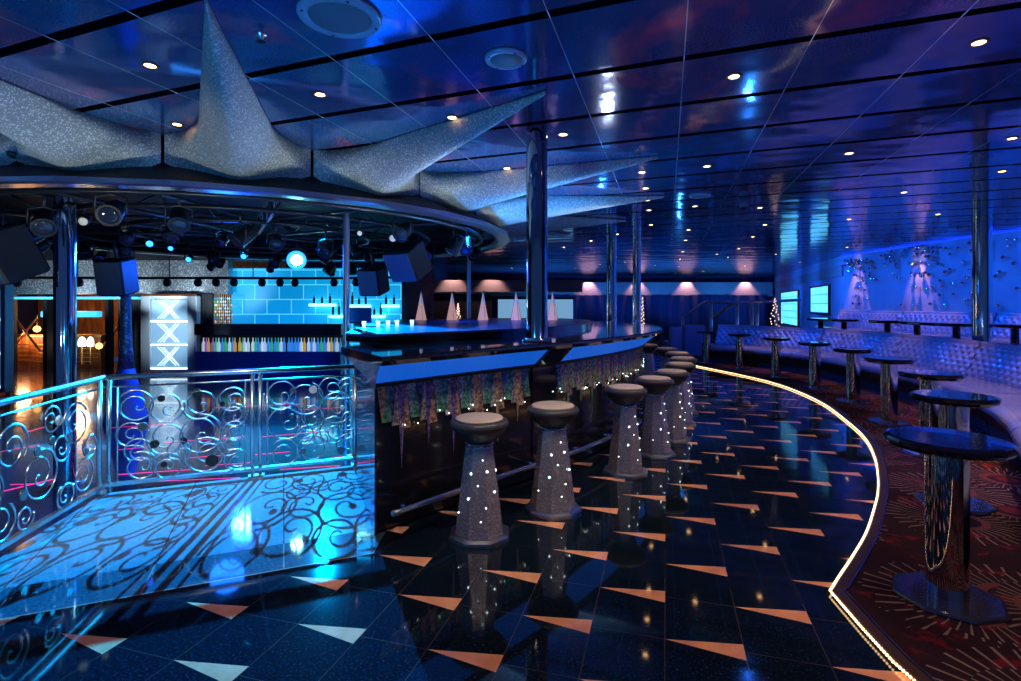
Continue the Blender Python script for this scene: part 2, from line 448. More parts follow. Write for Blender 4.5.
for i, (ua, ub, za, zb) in enumerate(((830, 812, 1.2, 2.06), (799, 782, .6, 2.02))):
    p, q = on_far(ua, 0), on_far(ub, 0); w = MB()
    dx, dy = q[0] - p[0], q[1] - p[1]; l = math.hypot(dx, dy); n = (-dy / l * .04, dx / l * .04)
    w.add([(p[0] + n[0] * k, p[1] + n[1] * k, z) for k in (0, 1) for z in (za, zb)] + [(q[0] + n[0] * k, q[1] + n[1] * k, z) for k in (0, 1) for z in (za, zb)],
          [[0, 1, 3, 2], [4, 6, 7, 5], [0, 4, 5, 1], [2, 3, 7, 6], [1, 5, 7, 3], [0, 2, 6, 4]])
    o = struct('window_%d' % (i + 1), w, 'glass_block')
    fr = MB(); t_ = .05
    for (s0, s1, z0, z1) in ((0, 1, za - t_, za), (0, 1, zb, zb + t_), (-.03, 0, za - t_, zb + t_), (1, 1.03, za - t_, zb + t_)):
        vs = []
        for k in (0, 1.6):
            for s_, z in ((s0, z0), (s1, z0), (s1, z1), (s0, z1)): vs.append((p[0] + dx * s_ + n[0] * k, p[1] + dy * s_ + n[1] * k, z))
        fr.add(vs, [[0, 1, 2, 3], [7, 6, 5, 4], [0, 4, 5, 1], [1, 5, 6, 2], [2, 6, 7, 3], [3, 7, 4, 0]])
    fr.build('window_frame', 'black_matte', o)
# blue cove along the top of the right wall
struct('trim_2', MB().box(9.61, 9.65, 4, 15.5, HC - .035, HC - .005), 'cove_blue')
# studs on the stone wall
st = MB().lathe([(.01, 0), (.01, .06), (.028, .065), (.042, .085), (.042, .1), (.028, .12), (.006, .126)], 8, axis=(-1, 0, 0))
st0 = st.build('stud', 'chrome', wr, (9.65, 11, 2))
spots = []
for u, v, w, n in ((857, 259, 15, 60), (917, 246, 17, 64)):
    for k in range(n): spots.append((u + random.gauss(0, w * .75), v + abs(random.gauss(0, 7))))
for u, v in ((856, 275), (864, 281), (857, 288), (866, 290), (857, 296), (917, 262), (921, 273), (913, 286), (918, 287), (929, 289), (915, 305), (932, 304), (861, 304), (843, 298)): spots.append((u, v))
for k in range(120):
    u = random.uniform(842, 1021); spots.append((u, random.uniform(0, 1) ** 1.6 * 70 + 262 - (u - 842) * .145))
placed = 0; sm_rest = MB(); used = []
for u, v in spots:
    Y = 9.6 * F / (u - U0); z = H + (VH - v) * Y / F
    if not (1.4 < z < HC - .08) or Y > 15.3: continue
    if any(math.hypot(Y - a_, z - b_) < .07 for a_, b_ in used): continue
    used.append((Y, z))
used.sort()
for Y, z in used:
    if placed >= 96:
        sm_rest.lathe([(.01, 0), (.01, .06), (.028, .065), (.042, .085), (.042, .1), (.028, .12), (.006, .126)], 8, (9.65, Y, z), axis=(-1, 0, 0))
    else:
        o = st0 if placed == 0 else st0.copy()
        if placed: C.objects.link(o); o.parent = wr
        o.location = (9.65, Y, z); placed += 1
if sm_rest.v: tag(sm_rest.build('stud', 'chrome', wr), kind='stuff')

# step nosing with its rope of warm bulbs
pn = normals(ledpath)
rows = [[(p[0] + n[0] * w, p[1] + n[1] * w, z) for w, z in ((.0, .0), (.0, .022), (.008, .028), (.05, .028), (.055, .022), (.055, .0))] for p, n in zip(ledpath, pn)]
nose = empty('step_nosing', (0, 0, 0), 0, 'brown step nosing edged with tiny glowing bulbs curving between tiles and carpet', 'step edge')
MB().grid(rows, False).build('nosing', 'nosing', nose)
rows = [[(p[0] + n[0] * w, p[1] + n[1] * w, z) for w, z in ((.055, .0), (.055, .03), (.061, .03), (.061, .0))] for p, n in zip(ledpath, pn)]
MB().grid(rows, False).build('trim', 'nosing_trim', nose)
fine = []
for a, b in zip(ledpath, ledpath[1:]):
    l = math.dist(a, b); k = max(1, round(l / .02))
    for i in range(k): fine.append((a[0] + (b[0] - a[0]) * i / k - (b[1] - a[1]) / l * .008, a[1] + (b[1] - a[1]) * i / k + (b[0] - a[0]) / l * .008))
lt = MB()
for k, p in enumerate(fine):
    r = .006
    lt.lathe([(r * .5, -r * .8), (r, 0), (r * .5, r * .8)], 6, (p[0], p[1], .017))
tag(lt.build('light_rope', 'led_warm', nose), 'string of tiny warm white bulbs', kind='stuff')

# ------------------------------------------------------------------ railing
def spiral(cx, cy, r, turns=1.6, a0=0., sgn=1, tail=.0):
    """open circle that winds into a small off-centre curl"""
    pts = []; n = int(30 * turns); ox, oy = cx, cy
    for i in range(n + 1):
        t = i / n
        rr = r * (1 - .12 * t / .42) if t < .42 else r * (.81 * max(0., 1 - (t - .42) / .58) ** 1.35 + .07)
        a = a0 + sgn * t * turns * 2 * pi
        k = min(1., max(0., (t - .3) / .7)) * r * .16
        pts.append((ox + rr * cos(a) + k, oy + rr * sin(a) - k * .6))
    return pts
rail = empty('scroll_railing', (*RC, 0), 0, 'polished steel railing with wrought scroll panels and round discs, at the dance floor edge', 'railing')
def W(o): return (o[0] - RC[0], o[1] - RC[1], o[2])
d1 = norm((.2, -1.05, 0)); d2 = norm((.92, .39, 0))
HT = .89
ang = atan2(d2[1], d2[0])
posts = [(d1, 1.93), (d1, 0), (d2, 1.06), (d2, 1.9)]
for d, s in posts:
    m = MB()
    off = .035 if s in (0,) else 0
    for w in ((-.03, .03) if True else (0,)):
        e = d2 if d is d2 or s == 0 else d1
        m.tube([(d[0] * s + e[0] * w, d[1] * s + e[1] * w, .0), (d[0] * s + e[0] * w, d[1] * s + e[1] * w, HT - .02)], .016, 10)
    m.box(-.06, .06, -.03, .03, 0, .012, atan2(d[1], d[0]), (d[0] * s, d[1] * s, 0))
    m.build('post', 'rail_steel', rail)
def along(d, s, z): return (d[0] * s, d[1] * s, z)
for d, L in ((d1, 1.95), (d2, 1.9)):
    MB().tube([along(d, 0, HT), along(d, L, HT)], .022, 12).build('handrail', 'rail_steel', rail)
    MB().tube([along(d, 0, HT - .075), along(d, L, HT - .075)], .008, 8).build('upper_rail', 'rail_steel', rail)
    m = MB(); m.box(0, L, -.02, .02, .05, .075, atan2(d[1], d[0])); m.build('lower_rail', 'rail_steel', rail)
def scroll_panel(d, s0, s1, scrolls, discs):
    z0, z1 = .075, HT - .083; w = s1 - s0; h = z1 - z0
    pr = MB()
    for s in (s0 + .01, s1 - .01): pr.tube([along(d, s, z0), along(d, s, z1)], .007, 6)
    pnl = pr.build('scroll_panel', 'rail_steel', rail)
    nx, ny = -d[1], d[0]
    for (cx, cy, r, tn, a0, sg) in scrolls:
        pts = spiral(cx * w, cy * h, r * h, tn, a0, sg)
        MB().tube([(d[0] * (s0 + x), d[1] * (s0 + x), z0 + y) for x, y in pts], [.0076 - .0022 * i / len(pts) for i in range(len(pts))], 6).build('scroll', 'rail_steel', pnl)
    for (cx, cy, r, mt) in discs:
        m = MB(); m.lathe([(r * .9, -.006), (r, -.003), (r, .003), (r * .9, .006)], 20, along(d, s0 + cx * w, z0 + cy * h), axis=(nx, ny, 0))
        m.build('disc', mt, pnl)
# middle panel, scrolls read from the photograph: x, y as shares of the panel, radius as a share of its height
mid = [(.14, .80, .17, 2.0, 2.6, -1), (.37, .76, .17, 2., .4, -1), (.62, .77, .17, 1.9, 3.3, 1), (.88, .80, .14, 1.9, .3, 1), (.90, .62, .13, 2., 1.5, -1),
       (.10, .49, .13, 1.9, .8, 1), (.16, .32, .13, 2.0, 4.2, -1), (.36, .42, .18, 2.1, 2.4, 1), (.63, .44, .22, 2.2, 1.7, -1), (.90, .44, .12, 1.9, 3.3, -1),
       (.18, .15, .15, 1.9, 2.0, -1), (.37, .12, .15, 2., 3.3, -1), (.46, .27, .12, 1.8, 5.2, 1), (.66, .20, .20, 2.1, .4, 1), (.86, .28, .12, 1.9, 1.8, 1), (.91, .12, .12, 1.9, 4.6, -1)]
scroll_panel(d2, .075, .985, mid, [(.33, .86, .027, 'disc_dark'), (.60, .90, .036, 'disc_dark'), (.19, .57, .034, 'disc_grey'), (.50, .38, .026, 'disc_dark'), (.28, .37, .034, 'disc_dark'), (.80, .76, .022, 'disc_dark'), (.35, .14, .024, 'disc_dark'), (.72, .13, .05, 'disc_dark')])
right = [(.16, .82, .18, 2.1, 3.0, 1), (.44, .76, .20, 2.1, 1.2, -1), (.72, .86, .14, 1.9, .4, 1), (.93, .85, .13, 1.8, 2.8, -1), (.22, .50, .22, 2.1, 1.6, -1),
         (.50, .52, .16, 2.0, 2.9, 1), (.80, .62, .20, 2.1, .1, 1), (.42, .33, .11, 1.8, 4.4, 1), (.76, .36, .17, 2.0, 5.2, -1), (.20, .14, .16, 1.9, 2.4, -1),
         (.50, .16, .16, 2., 3.8, -1), (.62, .27, .09, 1.7, .6, 1), (.93, .45, .12, 1.8, 3.6, 1), (.92, .15, .14, 1.9, 1.3, 1)]
scroll_panel(d2, 1.135, 1.86, right, [(.29, .86, .024, 'disc_grey'), (.52, .86, .034, 'disc_white'), (.28, .56, .022, 'disc_grey'), (.86, .62, .022, 'disc_white'), (.40, .13, .028, 'disc_grey'), (.84, .10, .038, 'disc_grey')])
left = [(.10, .20, .16, 2., 1., 1), (.16, .74, .2, 2.1, 2.6, -1), (.36, .40, .22, 2.1, 1.3, 1), (.30, .85, .12, 1.9, .3, 1), (.50, .74, .18, 2., 4., -1), (.55, .16, .15, 1.9, 2.2, 1),
        (.62, .45, .19, 2.1, 5.1, -1), (.74, .82, .16, 2., 1.6, 1), (.80, .24, .17, 2., .2, -1), (.90, .55, .15, 1.9, 3.2, 1), (.92, .85, .12, 1.8, 4.4, -1), (.44, .10, .1, 1.8, 3., 1), (.06, .47, .12, 1.9, .7, -1), (.9, .12, .12, 1.8, 2.4, -1)]
scroll_panel(d1, .075, 1.86, [(a_, b_, c_, t_, e_, g_) for a_, b_, c_, t_, e_, g_ in left] + [(.24, .56, .13, 2, 2.2, 1), (.22, .1, .13, 1.9, .9, -1), (.68, .62, .10, 1.8, 3.4, 1)],
             [(.09, .42, .03, 'disc_grey'), (.30, .66, .03, 'disc_grey'), (.20, .62, .035, 'disc_grey'), (.26, .82, .035, 'disc_white'), (.38, .62, .03, 'disc_grey'), (.45, .3, .035, 'disc_grey'), (.68, .2, .035, 'disc_grey'), (.58, .88, .03, 'disc_grey'), (.84, .68, .03, 'disc_grey')])

# ------------------------------------------------------------------ bar
HB = 1.15
BO = [(-.74, 3.09), (0, 3.91), (.64, 4.59), (1.24, 5.40), (1.68, 6.15), (1.96, 6.9), (2.12, 7.7), (2.15, 8.5), (2.0, 9.3), (1.6, 10.0), (1.0, 10.5)]
BI = [(-1.22, 3.85), (-.58, 4.55), (0, 5.15), (.45, 5.8), (.75, 6.4), (1.0, 6.95), (1.15, 7.6), (1.2, 8.2), (1.1, 8.8), (.85, 9.3), (.5, 9.6)]
both = smooth_curve([(*a, *b) for a, b in zip(BO, BI)], .08)
BI2 = [(-1.16, 4.10), (-.55, 4.66), (0, 5.15)] + BI[3:]
both_slab = both
both = smooth_curve([(*a, *b) for a, b in zip(BO, BI2)], .08)
bar = empty('bar_counter', (0, 0, 0), 0, 'long curved black bar counter with blue lit fascia and coloured glass triangles', 'bar counter')
def bp(k, w, z):
    a = both[k]; return (a[0] + (a[2] - a[0]) * w, a[1] + (a[3] - a[1]) * w, z)
def bar_loft(prof, m, name, k0=0, k1=None, smooth=False, cap=True, src=None):
    k1 = min(len(both), len(src or both)) if k1 is None else k1
    def q(k, w, z):
        a = (src or both)[k]; return (a[0] + (a[2] - a[0]) * w, a[1] + (a[3] - a[1]) * w, z)
    rows = [[q(k, w, z) for w, z in prof] for k in range(k0, k1)]
    b = MB().grid(rows, smooth)
    if cap:
        b.add(rows[0], [list(range(len(prof)))]); b.add(rows[-1], [list(range(len(prof)))[::-1]])
    return b.build(name, m, bar)
T = .055
bar_loft([(.015, HB - T), (0, HB - T * .5), (.0, HB - .012), (.015, HB), (1, HB), (1, HB - T), (.015, HB - T)], 'black_gloss', 'countertop', src=both_slab)
bar_loft([(.05, HB - T), (.24, .955), (.26, .955), (.09, HB - T), (.05, HB - T)], 'fascia_blue', 'lit_fascia')
bar_loft([(.27, .93), (.27, HB - T), (.7, HB - T), (.7, .93), (.27, .93)], 'bar_black', 'upper_body', 1)
bar_loft([(.27, .93), (.27, .02), (.42, .02), (.42, .93), (.27, .93)], 'bar_black', 'body', 0)
bar_loft([(.235, .972), (.225, .955), (.235, .935), (.27, .935), (.27, .972), (.235, .972)], 'black_matte', 'fascia_trim')
bar_loft([(.30, .0), (.30, .02), (.6, .02), (.6, .0), (.30, .0)], 'black_matte', 'plinth', 1)
# dark posts between the lit fascia lengths
ks = [k for k in range(1, 40) if 540 < U0 + F * bp(k, .15, 0)[0] / bp(k, .15, 0)[1] < 566]
kd0, kd1 = ks[0], ks[-1]
rows = [[bp(j_, w, z) for w, z in ((.03, HB - T - .001), (.21, .95), (.255, .93), (.255, .02), (.3, .02), (.3, HB - T - .001))] for j_ in range(kd0, kd1 + 1)]
b = MB().grid(rows, False); b.add(rows[0], [list(range(6))]); b.add(rows[-1], [list(range(6))[::-1]]); b.build('fascia_divider', 'bar_black', bar)
# glass triangles on the front: one mosaic sheet per length
def at_s(s, w):
    """point of the bar curve at fractional index s"""
    k = min(len(both) - 2, int(s)); f = s - k
    a, b = bp(k, w, 0), bp(k + 1, w, 0); return (a[0] + (b[0] - a[0]) * f, a[1] + (b[1] - a[1]) * f)
s = .25; i = 0; sheets = []; mos = MB(); PW = 1.25
nmat = len(PIECE)
while s < len(both) - 3:
    w = .262
    if kd0 - 1.2 < s < kd1:
        if mos.v: mos.build('mosaic_panel', ['mosaic_%d' % k for k in range(nmat)], bar); mos = MB()
        s += PW; i += 1; continue
    a, b, mid_ = at_s(s, w), at_s(s + PW, w), at_s(s + PW / 2, w)
    low = .70 - .03 * ((i * 7) % 3); z1 = .93
    mos.cur = (i * 3 + i // 4) % nmat                     # point down
    if i % 6 == 2: low2 = .38
    elif i % 6 == 5: low2 = .5
    else: low2 = low
    mos.add([(*a, z1), (*b, z1), (*mid_, low2)], [[0, 2, 1]])
    mos.cur = (i * 3 + 4 + i // 3) % nmat                 # point up
    c_, d_ = at_s(s + PW / 2, w), at_s(s + PW * 1.5, w)
    mos.add([(*c_, low), (*d_, low), (*b, z1)], [[0, 1, 2]])
    s += PW; i += 1
mos.build('mosaic_panel', ['mosaic_%d' % k for k in range(nmat)], bar)
# little lights along the lower rim of the mosaic
tw = MB()
s = .6
while s < len(both) - 3:
    if random.random() < .16:
        p_ = at_s(s, .25); tw.lathe([(.0015, -.0035), (.0035, 0), (.0015, .0035)], 6, (*p_, .675 + random.uniform(-.02, .05)))
    s += .35
tag(tw.build('pin_lights', 'twinkle', bar), 'tiny white pin lights', kind='stuff')
# polished end panel
a, b = bp(0, .27, 0), (-1.257, 4.38, 0)
dx, dy = b[0] - a[0], b[1] - a[1]; L_ = math.hypot(dx, dy)
mat('end_panel', (.012, .035, .10), .13, .35, coat=.25)
MB().box(0, L_, -.012, .001, .0, .93, atan2(dy, dx), (a[0], a[1], 0)).build('end_panel', 'end_panel', bar)
m = MB(); m.add([(a[0], a[1], .93), (b[0], b[1], .93), (-1.21, 3.87, HB - T), (-.775, 3.15, HB - T), (a[0] + .03, a[1] + .05, HB - T), (b[0] + .05, b[1], HB - T)], [[0, 1, 2, 3], [0, 3, 4], [1, 5, 2]]); m.build('end_soffit', 'end_panel', bar)
# foot rail
pts = [(*at_s(1.5 + .7 * k, .02), .2) for k in range(int((len(both) - 8) / .7))]
pts = [(x - .02, y + .02, z) for x, y, z in pts]
MB().tube(pts, .02, 10).build('foot_rail', 'rail_steel', bar)
for k in range(2, len(pts), 14):
    q = at_s(1.5 + .7 * k, .275); MB().tube([pts[k], (q[0], q[1], .2)], .012, 8).build('rail_bracket', 'chrome', bar)
# inner island with raised glossy top
isl = [(b_[2], b_[3]) for b_ in both][3::3] + [(-.4, 9.4), (-1.75, 8.6), (-1.75, 6.4), (-1.36, 4.42)]
isl_low = [(b_[2], b_[3]) for b_ in both][6::3] + [(-.4, 9.4), (-1.7, 8.6), (-1.7, 6.4), (-1.27, 4.5), (-1.2, 4.4)]
MB().prism(isl_low, .02, 1.15).build('inner_cabinet', 'bar_black', bar)
MB().prism(isl, 1.15, 1.2).build('inner_ledge', 'bar_black', bar)
MB().prism([(x * 1.0, y) for x, y in isl], 1.2, 1.22).build('inner_top', 'ledge_blue', bar)

# ------------------------------------------------------------------ bar stools
def make_stool():
    r = empty('bar_stool', (0, 0, 0))
    MB().lathe([(.198, 0), (.200, .010), (.198, .026), (.165, .034)], 8, smooth=False, a0=pi / 8).build('base_plate', 'brushed', r)
    MB().lathe([(.158, .036), (.150, .10), (.093, .555), (.090, .575)], 8, smooth=False, a0=pi / 8).build('pedestal', 'stool_metal', r)
    MB().lathe([(.086, .575), (.094, .580), (.094, .594), (.085, .598)], 24).build('collar', 'chrome', r)
    MB().lathe([(.084, .598), (.10, .612), (.140, .645), (.168, .676), (.182, .698), (.184, .712), (.178, .726), (.162, .735), (.157, .731)], 32).build('seat', 'stool_side', r)
    MB().lathe([(.148, .730), (.152, .741), (.145, .748), (.10, .753), (.03, .757), (.005, .7575)], 32).build('cushion', 'stool_leather', r)
    b0 = None
    k = 0
    for a, z in ((-1.3, .50), (-2.0, .42), (-1.05, .43), (-1.6, .35), (-2.1, .27), (-1.2, .22), (-1.45, .14), (-.6, .30), (-.2, .42), (-2.7, .17)):
        t_ = (z - .10) / .455; rr = .150 + (.093 - .150) * t_
        n8 = round((a - 0) / (pi / 4)) * pi / 4; rr = rr * cos(pi / 8) / max(.7, cos(a - n8))
        if b0 is None:
            b0 = MB().lathe([(.001, -.0065), (.0055, -.003), (.0065, 0), (.0055, .003), (.001, .0065)], 8).build('light', 'twinkle', r); o = b0
        else:
            o = b0.copy(); C.objects.link(o); o.parent = r
        o.location = (rr * cos(a), rr * sin(a), z); o.scale = (random.choice((.6, 1, 1.35)),) * 3
        k += 1
    return r
ST = [(-.195, 3.36), (.30, 3.78), (.995, 4.63), (1.40, 5.20), (1.737, 5.76), (2.06, 6.50), (2.32, 7.20), (2.50, 8.0), (2.57, 8.80), (2.47, 9.6)]
SL = ['speckled silver bar stool nearest the camera, at the near end of the bar',
      'second bar stool from the camera, standing just left of the wider gap',
      'third bar stool from the camera, first one past the wider gap',
      'fourth bar stool from the camera, its lit pedestal overlapped by the third',
      'fifth bar stool from the camera, behind the fourth on the bar curve',
      'sixth bar stool from the camera, its pedestal half hidden by the fifth',
      'seventh bar stool from the camera, mostly its round seat showing',
      'eighth bar stool from the camera, where the row turns at the bar end',
      'ninth bar stool from the camera, second last at the far bar end',
      'last and farthest bar stool of the row beside the counter tip']
s0 = make_stool()
for k, ((x, y), l) in enumerate(zip(ST, SL)):
    o = s0 if k == 0 else copy_tree(s0)
    o.location = (x, y, 0); o.rotation_euler = (0, 0, .25 * k); tag(o, l, 'bar stool', 'silver bar stools along the curved bar')

# ------------------------------------------------------------------ pedestal tables
def make_table():
    r = empty('cocktail_table', (0, 0, 0))
    MB().lathe([(.235, 0), (.238, .008), (.233, .018), (.22, .022)], 8, smooth=False, a0=.2).build('base_plate', 'base_acrylic', r)
    MB().lathe([(.086, .022), (.086, .725)], 32, caps=False).build('pedestal', 'dark_chrome', r)
    MB().lathe([(.09, .715), (.11, .722), (.11, .735)], 28).build('collar', 'chrome', r)
    MB().lathe([(.18, .728), (.22, .731), (.245, .740), (.256, .755), (.257, .768), (.249, .780), (.235, .785), (.10, .786), (.005, .786)], 18, smooth=False, a0=.1).build('tabletop', 'black_gloss', r)
    return r
TB = [(2.13, 2.61), (3.19, 3.85), (4.02, 5.12), (4.60, 6.5), (5.06, 7.9), (5.26, 9.25), (5.27, 10.6), (5.15, 12.0), (4.85, 13.2)]
TL = ['round black glossy cocktail table nearest the camera, its whole octagonal base showing', 'second nearest round black cocktail table, its top just above the nearest one',
      'third nearest round black cocktail table, partly behind the second one', 'fourth round black cocktail table, its base right of the lit step edge bend',
      'fifth round black cocktail table counted from the camera along the banquette', 'sixth round black cocktail table counted from the camera along the banquette',
      'seventh round black cocktail table, third from the far end of the row', 'second farthest round black cocktail table in front of the far banquette end',
      'farthest round black cocktail table, standing by the far stair rail']
t0 = make_table()
for k, ((x, y), l) in enumerate(zip(TB, TL)):
    o = t0 if k == 0 else copy_tree(t0)
    o.location = (x, y, .02); o.rotation_euler = (0, 0, .35 + .3 * k); tag(o, l, 'table', 'round cocktail tables in front of the banquette')
# long tables of the raised tier
def long_table(x, y, L_, w, label, rz=0):
    r = empty('long_table', (x, y, .38), rz, label, 'table', 'long tables on the raised tier')
    n = 28; poly = [((w / 2) * (abs(cos(a)) ** .6) * (1 if cos(a) >= 0 else -1), (L_ / 2) * (abs(sin(a)) ** .6) * (1 if sin(a) >= 0 else -1)) for a in [2 * pi * i / n for i in range(n)]]
    b = MB(); rows = [[(px * k, py * k, z) for px, py in poly] for k, z in ((.9, .70), (1, .72), (1, .745), (.95, .755))]
    b.grid(rows, False, True); b.add(rows[0], [list(range(n))[::-1]]); b.add(rows[-1], [list(range(n))]); b.build('tabletop', 'black_gloss', r)
    for sy in ((-.3, .3) if L_ > 1 else (0,)):
        MB().lathe([(.2, 0), (.2, .015), (.06, .03), (.055, .68), (.1, .70)], 16, (0, sy * L_, 0)).build('pedestal', 'chrome', r)
long_table(7.45, 12.4, 1.5, .6, 'small dark long table on the raised tier near the lit windows')
long_table(7.75, 11.0, .6, .6, 'smallest dark table on the raised tier, left of the longest one')
long_table(7.75, 9.75, 1.5, .6, 'longest dark table on the raised tier, left of the chrome column')
long_table(8.25, 8.3, 1.5, .6, 'dark long table on the raised tier at the right edge, behind the column')

# ------------------------------------------------------------------ banquettes
def tuft_module(path, nrm, i0, i1, zf, name, label, zb=0.):
    """seat, tufted back and base between path indices"""
    r = empty(name, (path[i0][0], path[i0][1], zb), 0, label, 'banquette')
    ox, oy = path[i0]
    def pt(k, off, z): return (path[k][0] + nrm[k][0] * off - ox, path[k][1] + nrm[k][1] * off - oy, z)
    st_ = math.dist(path[0], path[1]); A, B = .075, .07
    NT_ = 24
    def back(k, t):
        s_ = k * st_; h = t * .45
        uu = s_ / A + h / B; vv = s_ / A - h / B
        puff = .062 * (abs(sin(pi * uu / 2)) * abs(sin(pi * vv / 2))) ** .6
        if t > .93 or t < .04: puff = .012
        if k - i0 < 1 or i1 - k < 2: puff *= .2
        return pt(k, .02 + .17 * t - puff, .43 + h)
    rows = []
    for k in range(i0, i1):
        row = [back(k, j / NT_) for j in range(NT_ + 1)]
        row += [pt(k, .175, .905), pt(k, .21, .925), pt(k, .27, .92), pt(k, .295, .89), pt(k, .30, .10)]
        rows.append(row)
    b = MB().grid(rows); n = len(rows[0])
    b.add(rows[0] + [pt(i0, .05, .10)], [list(range(n + 1))]); b.add(rows[-1] + [pt(i1 - 1, .05, .10)], [list(range(n + 1))[::-1]])
    b.build('backrest', 'vinyl', r)
    prof = [(.05, .30), (.05, .43), (-.05, .452), (-.30, .455), (-.52, .452), (-.60, .435), (-.635, .40), (-.64, .35), (-.62, .305), (-.58, .285), (-.4, .285), (.05, .285)]
    rows = [[pt(k, o_, z + (.0)) for o_, z in prof] for k in range(i0, i1)]
    b = MB().grid(rows); b.add(rows[0], [list(range(len(prof)))]); b.add(rows[-1], [list(range(len(prof)))[::-1]])
    b.build('seat', 'vinyl', r)
    prof = [(.05, .285), (-.50, .285), (-.46, .0), (.05, .0)]
    rows = [[pt(k, o_, z) for o_, z in prof] for k in range(i0, i1)]
    b = MB().grid(rows, False); b.add(rows[0], [list(range(4))]); b.add(rows[-1], [list(range(4))[::-1]]); b.build('plinth', 'vinyl_dark', r)
N = len(kb); cuts = [0, int(N * .2), int(N * .36), int(N * .50), int(N * .64), int(N * .80), N]
BL = ['buttoned vinyl banquette length nearest the camera, cut by the right frame edge', 'blue lit tufted banquette length beside the third and second nearest tables',
      'tufted banquette length behind the fourth and fifth black tables', 'tufted banquette length in the middle of the curve, in front of the longest tier table',
      'tufted banquette length behind the sixth and seventh black tables', 'far end length of the lower tufted banquette, below the lit windows']
for k in range(6):
    tuft_module(kb, kn, cuts[k], cuts[k + 1], 1, 'banquette', BL[k], .02)
wp = [(9.3, 5.5 + .04 * k) for k in range(250)]; wn = [(1., 0.)] * 250
wc = [0, 62, 124, 186, 249]
WL = ['upper tier tufted banquette length against the studded wall, cut by the right frame edge', 'upper tier tufted banquette length right beside the chrome column', 'upper tier tufted banquette length left of the chrome column, below the nearer wall wash',
      'farthest upper tier tufted banquette length, below the farther wall wash']
for k in range(4): tuft_module(wp, wn, wc[k], wc[k + 1], 1, 'banquette', WL[k], .38)

# ------------------------------------------------------------------ columns
def column(x, y, r, z0, z1, name, label, mt='chrome', n=32):
    o = empty(name, (x, y, z0), 0, label, 'column')
    MB().lathe([(r, 0), (r, z1 - z0)], n, caps=False).build('shaft', mt, o)
    MB().lathe([(r * 1.45, 0), (r * 1.45, .015), (r * 1.15, .03), (r * 1.02, .032)], n).build('base_ring', 'chrome', o)
column(.218, 4.42, .088, HB, HC, 'chrome_column', 'wide dark mirror chrome column rising from the bar countertop to the ceiling', 'dark_chrome')
column(2.04, 10.8, .10, 0, HC, 'chrome_column', 'left one of the two slim chrome columns behind the bar counter')
column(2.62, 11.1, .085, 0, HC, 'chrome_column', 'right one of the two slim chrome columns behind the bar counter')
column(7.43, 8.43, .125, .38, HC, 'chrome_column', 'chrome column on the raised tier in front of the studded wall')
column(-4.33, 5.2, .09, -.3, 2.5, 'chrome_column', 'chrome column left on the dance floor, behind the railing, under the lighting canopy')
column(-1.74, 5.67, .034, -.3, 2.42, 'support_pole', 'slim steel pole under the canopy, just left of the bar end', 'brushed', 16)
column(-.78, 10.05, .036, -.3, 2.42, 'support_pole', 'slim steel pole under the canopy tip, behind the glowing cones', 'brushed', 16)

# ------------------------------------------------------------------ lighting canopy
CX, CY = -3.73, 7.87
can = empty('lighting_canopy', (CX, CY, 2.4), 0, 'round black lighting canopy with a polished metal rim hanging above the dance floor', 'lighting canopy')
NS = 28
def ring(prof, n=NS, a0=.05): 
    rows = [[(r * cos(a0 + 2 * pi * i / n), r * sin(a0 + 2 * pi * i / n), z) for i in range(n)] for r, z in prof]
    return MB().grid([list(x) for x in rows], False, True)
ring([(3.52, .03), (3.56, .0), (3.70, .0), (3.735, .01), (3.735, .05), (3.70, .058), (3.52, .055), (3.52, .03)]).build('rim', 'brushed', can)
ring([(3.69, .055), (3.42, .24), (3.30, .49)]).build('skirt', 'black_matte', can)
MB().lathe([(3.30, .40), (3.30, .43)], NS).build('lid', 'black_matte', can)
for r_, z_ in ((3.3, .03), (2.5, .05), (1.6, .05)):
    MB().tube([(r_ * cos(2 * pi * i / 48), r_ * sin(2 * pi * i / 48), z_) for i in range(48)], .026, 8, True).build('pipe_ring', 'truss_black', can)
for k in range(10):
    a = 2 * pi * k / 10 + .2; m = MB()
    A_, B_ = (.3 * cos(a), .3 * sin(a)), (3.5 * cos(a), 3.5 * sin(a))
    for z_ in (.06, .30): m.tube([(*A_, z_), (*B_, z_)], .02, 6)
    for j in range(8):
        t1, t2 = j / 8, (j + 1) / 8
        za, zb_ = (.06, .30) if j % 2 else (.30, .06)
        m.tube([(A_[0] + (B_[0] - A_[0]) * t1, A_[1] + (B_[1] - A_[1]) * t1, za), (A_[0] + (B_[0] - A_[0]) * t2, A_[1] + (B_[1] - A_[1]) * t2, zb_)], .012, 5)
    m.build('truss', 'truss_black', can)

